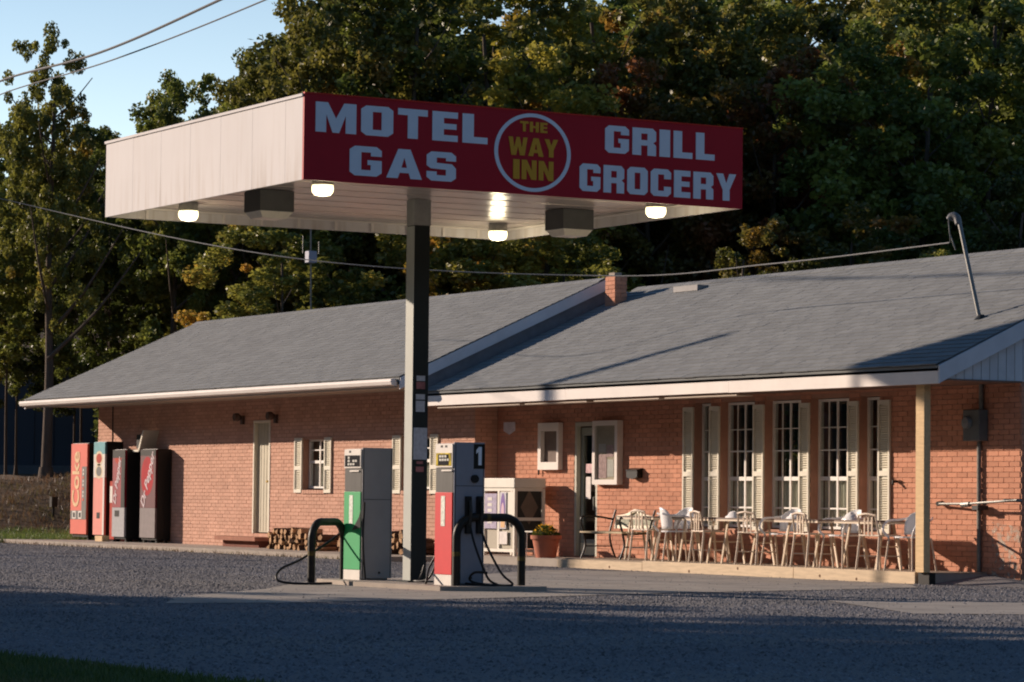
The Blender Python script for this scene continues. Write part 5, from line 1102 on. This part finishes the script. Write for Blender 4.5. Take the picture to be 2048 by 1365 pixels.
def trunk_mesh(name, H, r, seed):
    rr_ = random.Random(seed); mb = MB(); pts = [(0, 0, -1.0), (0, 0, 0), (.05 * rr_.uniform(-1, 1), .1, H * .25), (.2 * rr_.uniform(-1, 1), .2 * rr_.uniform(-1, 1), H * .5), (.3 * rr_.uniform(-1, 1), .3 * rr_.uniform(-1, 1), H * .92)]
    sp = spline(pts, 5); mb.tube(sp, r * 1.15, 9, r_end=r * .25)
    mb.lathe([(r * 2.0, -.6), (r * 1.9, -.05), (r * 1.35, .12), (r * 1.1, .4)], (0, 0, 0), 9)
    for k in range(11):
        z = H * (.28 + .6 * k / 11); a = rr_.random() * 6.28; l = H * .22 * (1.2 - k / 14); mb.tube(spline([(0, 0, z), (math.cos(a) * l * .5, math.sin(a) * l * .5, z + l * .4), (math.cos(a) * l, math.sin(a) * l, z + l * .95)], 4), r * .34 * (1.1 - k / 16), 6, r_end=.015)
    o = mb.build(name, None, None, smooth=True, local=True); me = o.data; bpy.data.objects.remove(o); return me
LV = {
 'olive': leafmat('leaf_olive', (.060, .075, .016), (.25, .245, .045), (.34, .21, .035), .09),
 'green': leafmat('leaf_green', (.045, .070, .016), (.22, .25, .045), (.32, .25, .04), .06),
 'yellow': leafmat('leaf_yellow', (.08, .095, .018), (.38, .34, .05), (.44, .26, .035), .14),
 'rust': leafmat('leaf_rust', (.055, .06, .014), (.22, .18, .03), (.27, .115, .03), .25),
 'dark': leafmat('leaf_dark', (.026, .042, .010), (.11, .13, .026), (.05, .045, .012), 0)}
TBARK = mat('tree_bark', (.11, .085, .065), .95, var=.3, scale=2.5, bump=.6, bscale=12, stretch=(3, 3, .6))
NV = 6
crowns = [crown_mesh('crown', 3.2, 11.0, 260, 175, .078, 100 + i) for i in range(NV)]
sparse = [crown_mesh('crown', 2.2, 8.6, 110, 120, .085, 200 + i, .4) for i in range(2)]
print('leaves', [len(c.polygons) for c in crowns + sparse])
trunks = [trunk_mesh('trunk', 12.0, .20, i) for i in range(4)]
CM = {}
def crown_for(me, kind):
    k = (me.name, kind)
    if k not in CM: c = me.copy(); c.materials.clear(); c.materials.append(LV[kind]); CM[k] = c
    return CM[k]
for t in trunks: t.materials.append(TBARK)
def tree(x, y, z, h, kind, label, group=None, var=None, wide=1.0, base=.14, spar=False, tw=1.0):
    o = thing('forest_tree' if group else 'tree', label, 'tree', (x, y, z), group, random.random() * 6.28)
    spar = False
    tr = bpy.data.objects.new('trunk', random.choice(trunks)); COL.objects.link(tr); tr.parent = o; k = h / 12.6; tr.scale = (k * tw, k * tw, k)
    me = (sparse if spar else crowns)[(var if var is not None else random.randrange(99)) % (2 if spar else NV)]
    cr = bpy.data.objects.new('crown', crown_for(me, kind)); COL.objects.link(cr); cr.parent = o; cr.location = (0, 0, h * base); sc = h * (1 - base) / (8.6 if spar else 11.0); cr.scale = (sc * wide, sc * wide, sc)
    return o
def at(px, d, py=None):
    # forward distance d and sideways offset for a bearing given as a photograph column
    s_ = (px - 1024) / 6200 * d
    return (-0.867 * d + 0.498 * s_, 0.498 * d + 0.867 * s_)
def ztop(py, d, px=1024): return 1 + (999.3 + .0105 * (px - 1024) - py) / 6200 * d
# (column, distance, top row of the crown, kind, width factor, label)
front = [
 (95, 75, 40, 'olive', .62, 'tall thin tree with a bare trunk on the bank beyond the machines', True),
 (35, 88, 330, 'dark', 1.1, 'dark tree hanging low over the far shed at the picture edge', False),
 (150, 88, 390, 'dark', 1.0, 'dark tree above the left end of the wing roof', False),
 (15, 83, 190, 'green', .8, 'green tree left of the tall thin tree at the picture edge', False),
 (165, 86, 262, 'dark', .8, 'dark tree just right of the tall thin tree', False),
 (-60, 79, 200, 'green', 1.1, 'green tree at the picture edge behind the bank tree', False),
 (215, 84, 262, 'dark', 1.0, 'dark low tree in the gap of sky left of the canopy', False),
 (350, 80, 150, 'green', .72, 'green tree rising behind the upper left corner of the canopy', False),
 (525, 82, 62, 'olive', .72, 'olive tree rising above the white side of the canopy', False),
 (640, 80, -40, 'olive', .8, 'tall olive tree behind the top corner where white side meets sign', False),
 (690, 84, -60, 'dark', 1.05, 'dark tree behind the word MOTEL with small gaps of sky', False),
 (560, 69, 445, 'olive', 1.0, 'yellow-green young tree under the canopy left of the column', False),
 (700, 71, 480, 'olive', 1.0, 'olive young tree behind the wing roof beside the column', False),
 (820, 79, -80, 'green', 1.0, 'tall green tree behind the column', False),
 (935, 70, 400, 'yellow', 1.0, 'yellow young tree just right of the column above the wing roof', False),
 (975, 80, -60, 'yellow', .95, 'tall golden tree rising left of the circle logo', False),
 (1090, 76, 60, 'yellow', 1.0, 'golden-green tree rising right above the circle logo', False),
 (1130, 70, 470, 'olive', 1.0, 'rust-flecked young tree behind the chimney', False),
 (1200, 82, -90, 'olive', 1.0, 'tall olive tree above the red sign between the logo and GRILL', False),
 (1290, 77, 90, 'rust', .95, 'rust-brown tree directly above the word GRILL', False),
 (1400, 80, -10, 'olive', .95, 'olive tree above the right end of the sign', False),
 (1480, 70, 440, 'olive', .8, 'olive young tree just below the right end of the sign', False),
 (1545, 77, 60, 'rust', .9, 'golden and rust coloured tree standing right of the sign end', False),
 (1620, 79, 120, 'rust', .95, 'rusty red-brown tree right of the sign', False),
 (1700, 71, 400, 'olive', .95, 'olive and orange young tree above the store ridge', False),
 (1740, 82, -80, 'olive', 1.0, 'tall olive tree reaching the top edge between rust and green trees', False),
 (1850, 76, 40, 'green', 1.0, 'tall green tree above the service mast', False),
 (1830, 69, 480, 'olive', .9, 'low olive tree beside the service mast', False),
 (1980, 80, -90, 'green', 1.05, 'tall bright green tree at the upper right', False),
 (2030, 71, 330, 'dark', 1.0, 'dark tree behind the ridge at the picture edge', False),
]
for (px, d, py, kind, w, lb, sp_) in front:
    x, y = at(px, d); zb = max(terrain_h(x, y), 0) if d > 72 else 0.0
    if px > 400 and d <= 72: zb = 0
    h_ = ztop(py, d, px) - zb
    tree(x, y, zb, h_, kind, lb, None if sp_ else 'trees of the wood behind the motel', wide=w * 3.0 / max(3.0, h_ * .22) if h_ > 13 else w * (1.25 if h_ < 8.5 else 1.0), base=.26 if sp_ else (.20 if px < 300 else .04), spar=sp_, tw=.3 if (px < 300 and not sp_) else .85)
k = 0
for row, (d, n, dy) in enumerate(((88, 11, 0), (96, 10, -40), (106, 8, -40))):
    for i in range(n):
        px = (330 if row else 380) + i * (1780 / (n - 1)) + random.uniform(-40, 40); x, y = at(px, d); z = terrain_h(x, y)
        py = {0: 60, 1: 20, 2: -30}[row] + random.uniform(-110, 60)
        if px < 480: py = 200 + random.uniform(0, 60)
        elif px < 660: py = random.uniform(60, 120)
        h_ = ztop(py, d, px) - z
        kd = random.choice(('green', 'green', 'olive', 'dark', 'olive'))
        marks = ((420, 'the left end of the canopy'), (560, 'the white canopy side'), (700, 'the M of MOTEL'), (840, 'the T of MOTEL'), (970, 'the L of MOTEL'), (1120, 'the circle logo'), (1260, 'the first letter of GRILL'), (1400, 'the last letters of GRILL'), (1520, 'the right end of the sign'), (1680, 'the middle of the store roof'), (1840, 'the roof mast'), (1990, 'the gable end'), (9999, 'the right edge of the roof'))
        mk = next(t for lim, t in marks if px < lim)
        tree(x, y, z, h_, kd, '%s tree in the %s rank of wood, above %s' % ({'green': 'green', 'olive': 'olive', 'dark': 'dark green'}[kd], ('second', 'third', 'last')[row], mk), 'trees deep in the wood', base=.02, wide=.75 if px < 660 else 1.05)
for px, d, py in ((20, 110, 330), (140, 112, 270), (250, 92, 300), (-120, 108, 180)):
    x, y = at(px, d); z = terrain_h(x, y); 
    tree(x, y, z, ztop(py, d, px) - z, 'dark', {20: 'dark tree behind the far shed, at the picture edge', 140: 'dark tree behind the far shed, right of the tall thin tree', 250: 'dark tree behind the sloping left edge of the wing roof', -120: 'dark tree behind the far shed, mostly beyond the picture edge'}[px], 'trees deep in the wood', base=.04)
# undergrowth that closes the foot of the wood
ug = crown_mesh('undergrowth', 3.2, 4.5, 60, 90, .12, 301); ug.materials.append(LV['dark']); vsum = []
bmU = bmesh.new()
for i, px in enumerate(range(440, 2300, 115)):
    d = 74 + (i * 37 % 11) * .5; x, y = at(px, d); M = Matrix.Translation((x, y, 0)) @ Matrix.Rotation(i * 1.7, 4, 'Z'); c = ug.copy(); c.transform(M); bmU.from_mesh(c); bpy.data.meshes.remove(c)
me = bpy.data.meshes.new('undergrowth'); bmU.to_mesh(me); bmU.free(); me.materials.append(LV['dark'])
o = bpy.data.objects.new('undergrowth', me); COL.objects.link(o); tag(o, 'dark tangled undergrowth at the foot of the wood', 'undergrowth', kind='stuff')
# roadside trees out of the picture whose long shadows lie over the near forecourt
for i, (x, y, h_) in enumerate(((-44.5, .4, 8.0), (-41.6, -.2, 8.6), (-39, -1.0, 9.2), (-36.8, -2.4, 9.5), (-34.5, -4, 9.8), (-32.5, -6, 10), (-30, -8, 10), (-28, -11, 10), (-43, -4, 10), (-40, -5.5, 10.5), (-37, -8, 10.5), (-34, -10, 10.5), (-31, -14, 10.5), (-36.5, 1.2, 8.0), (-33.5, -.8, 8.5), (-30.5, -2.5, 9), (-28, -5, 9))):
    tree(x, y, 0, h_, 'dark', 'bushy tree in the roadside row beyond the left side of the forecourt', 'roadside trees beyond the forecourt', wide=1.6, base=.0)
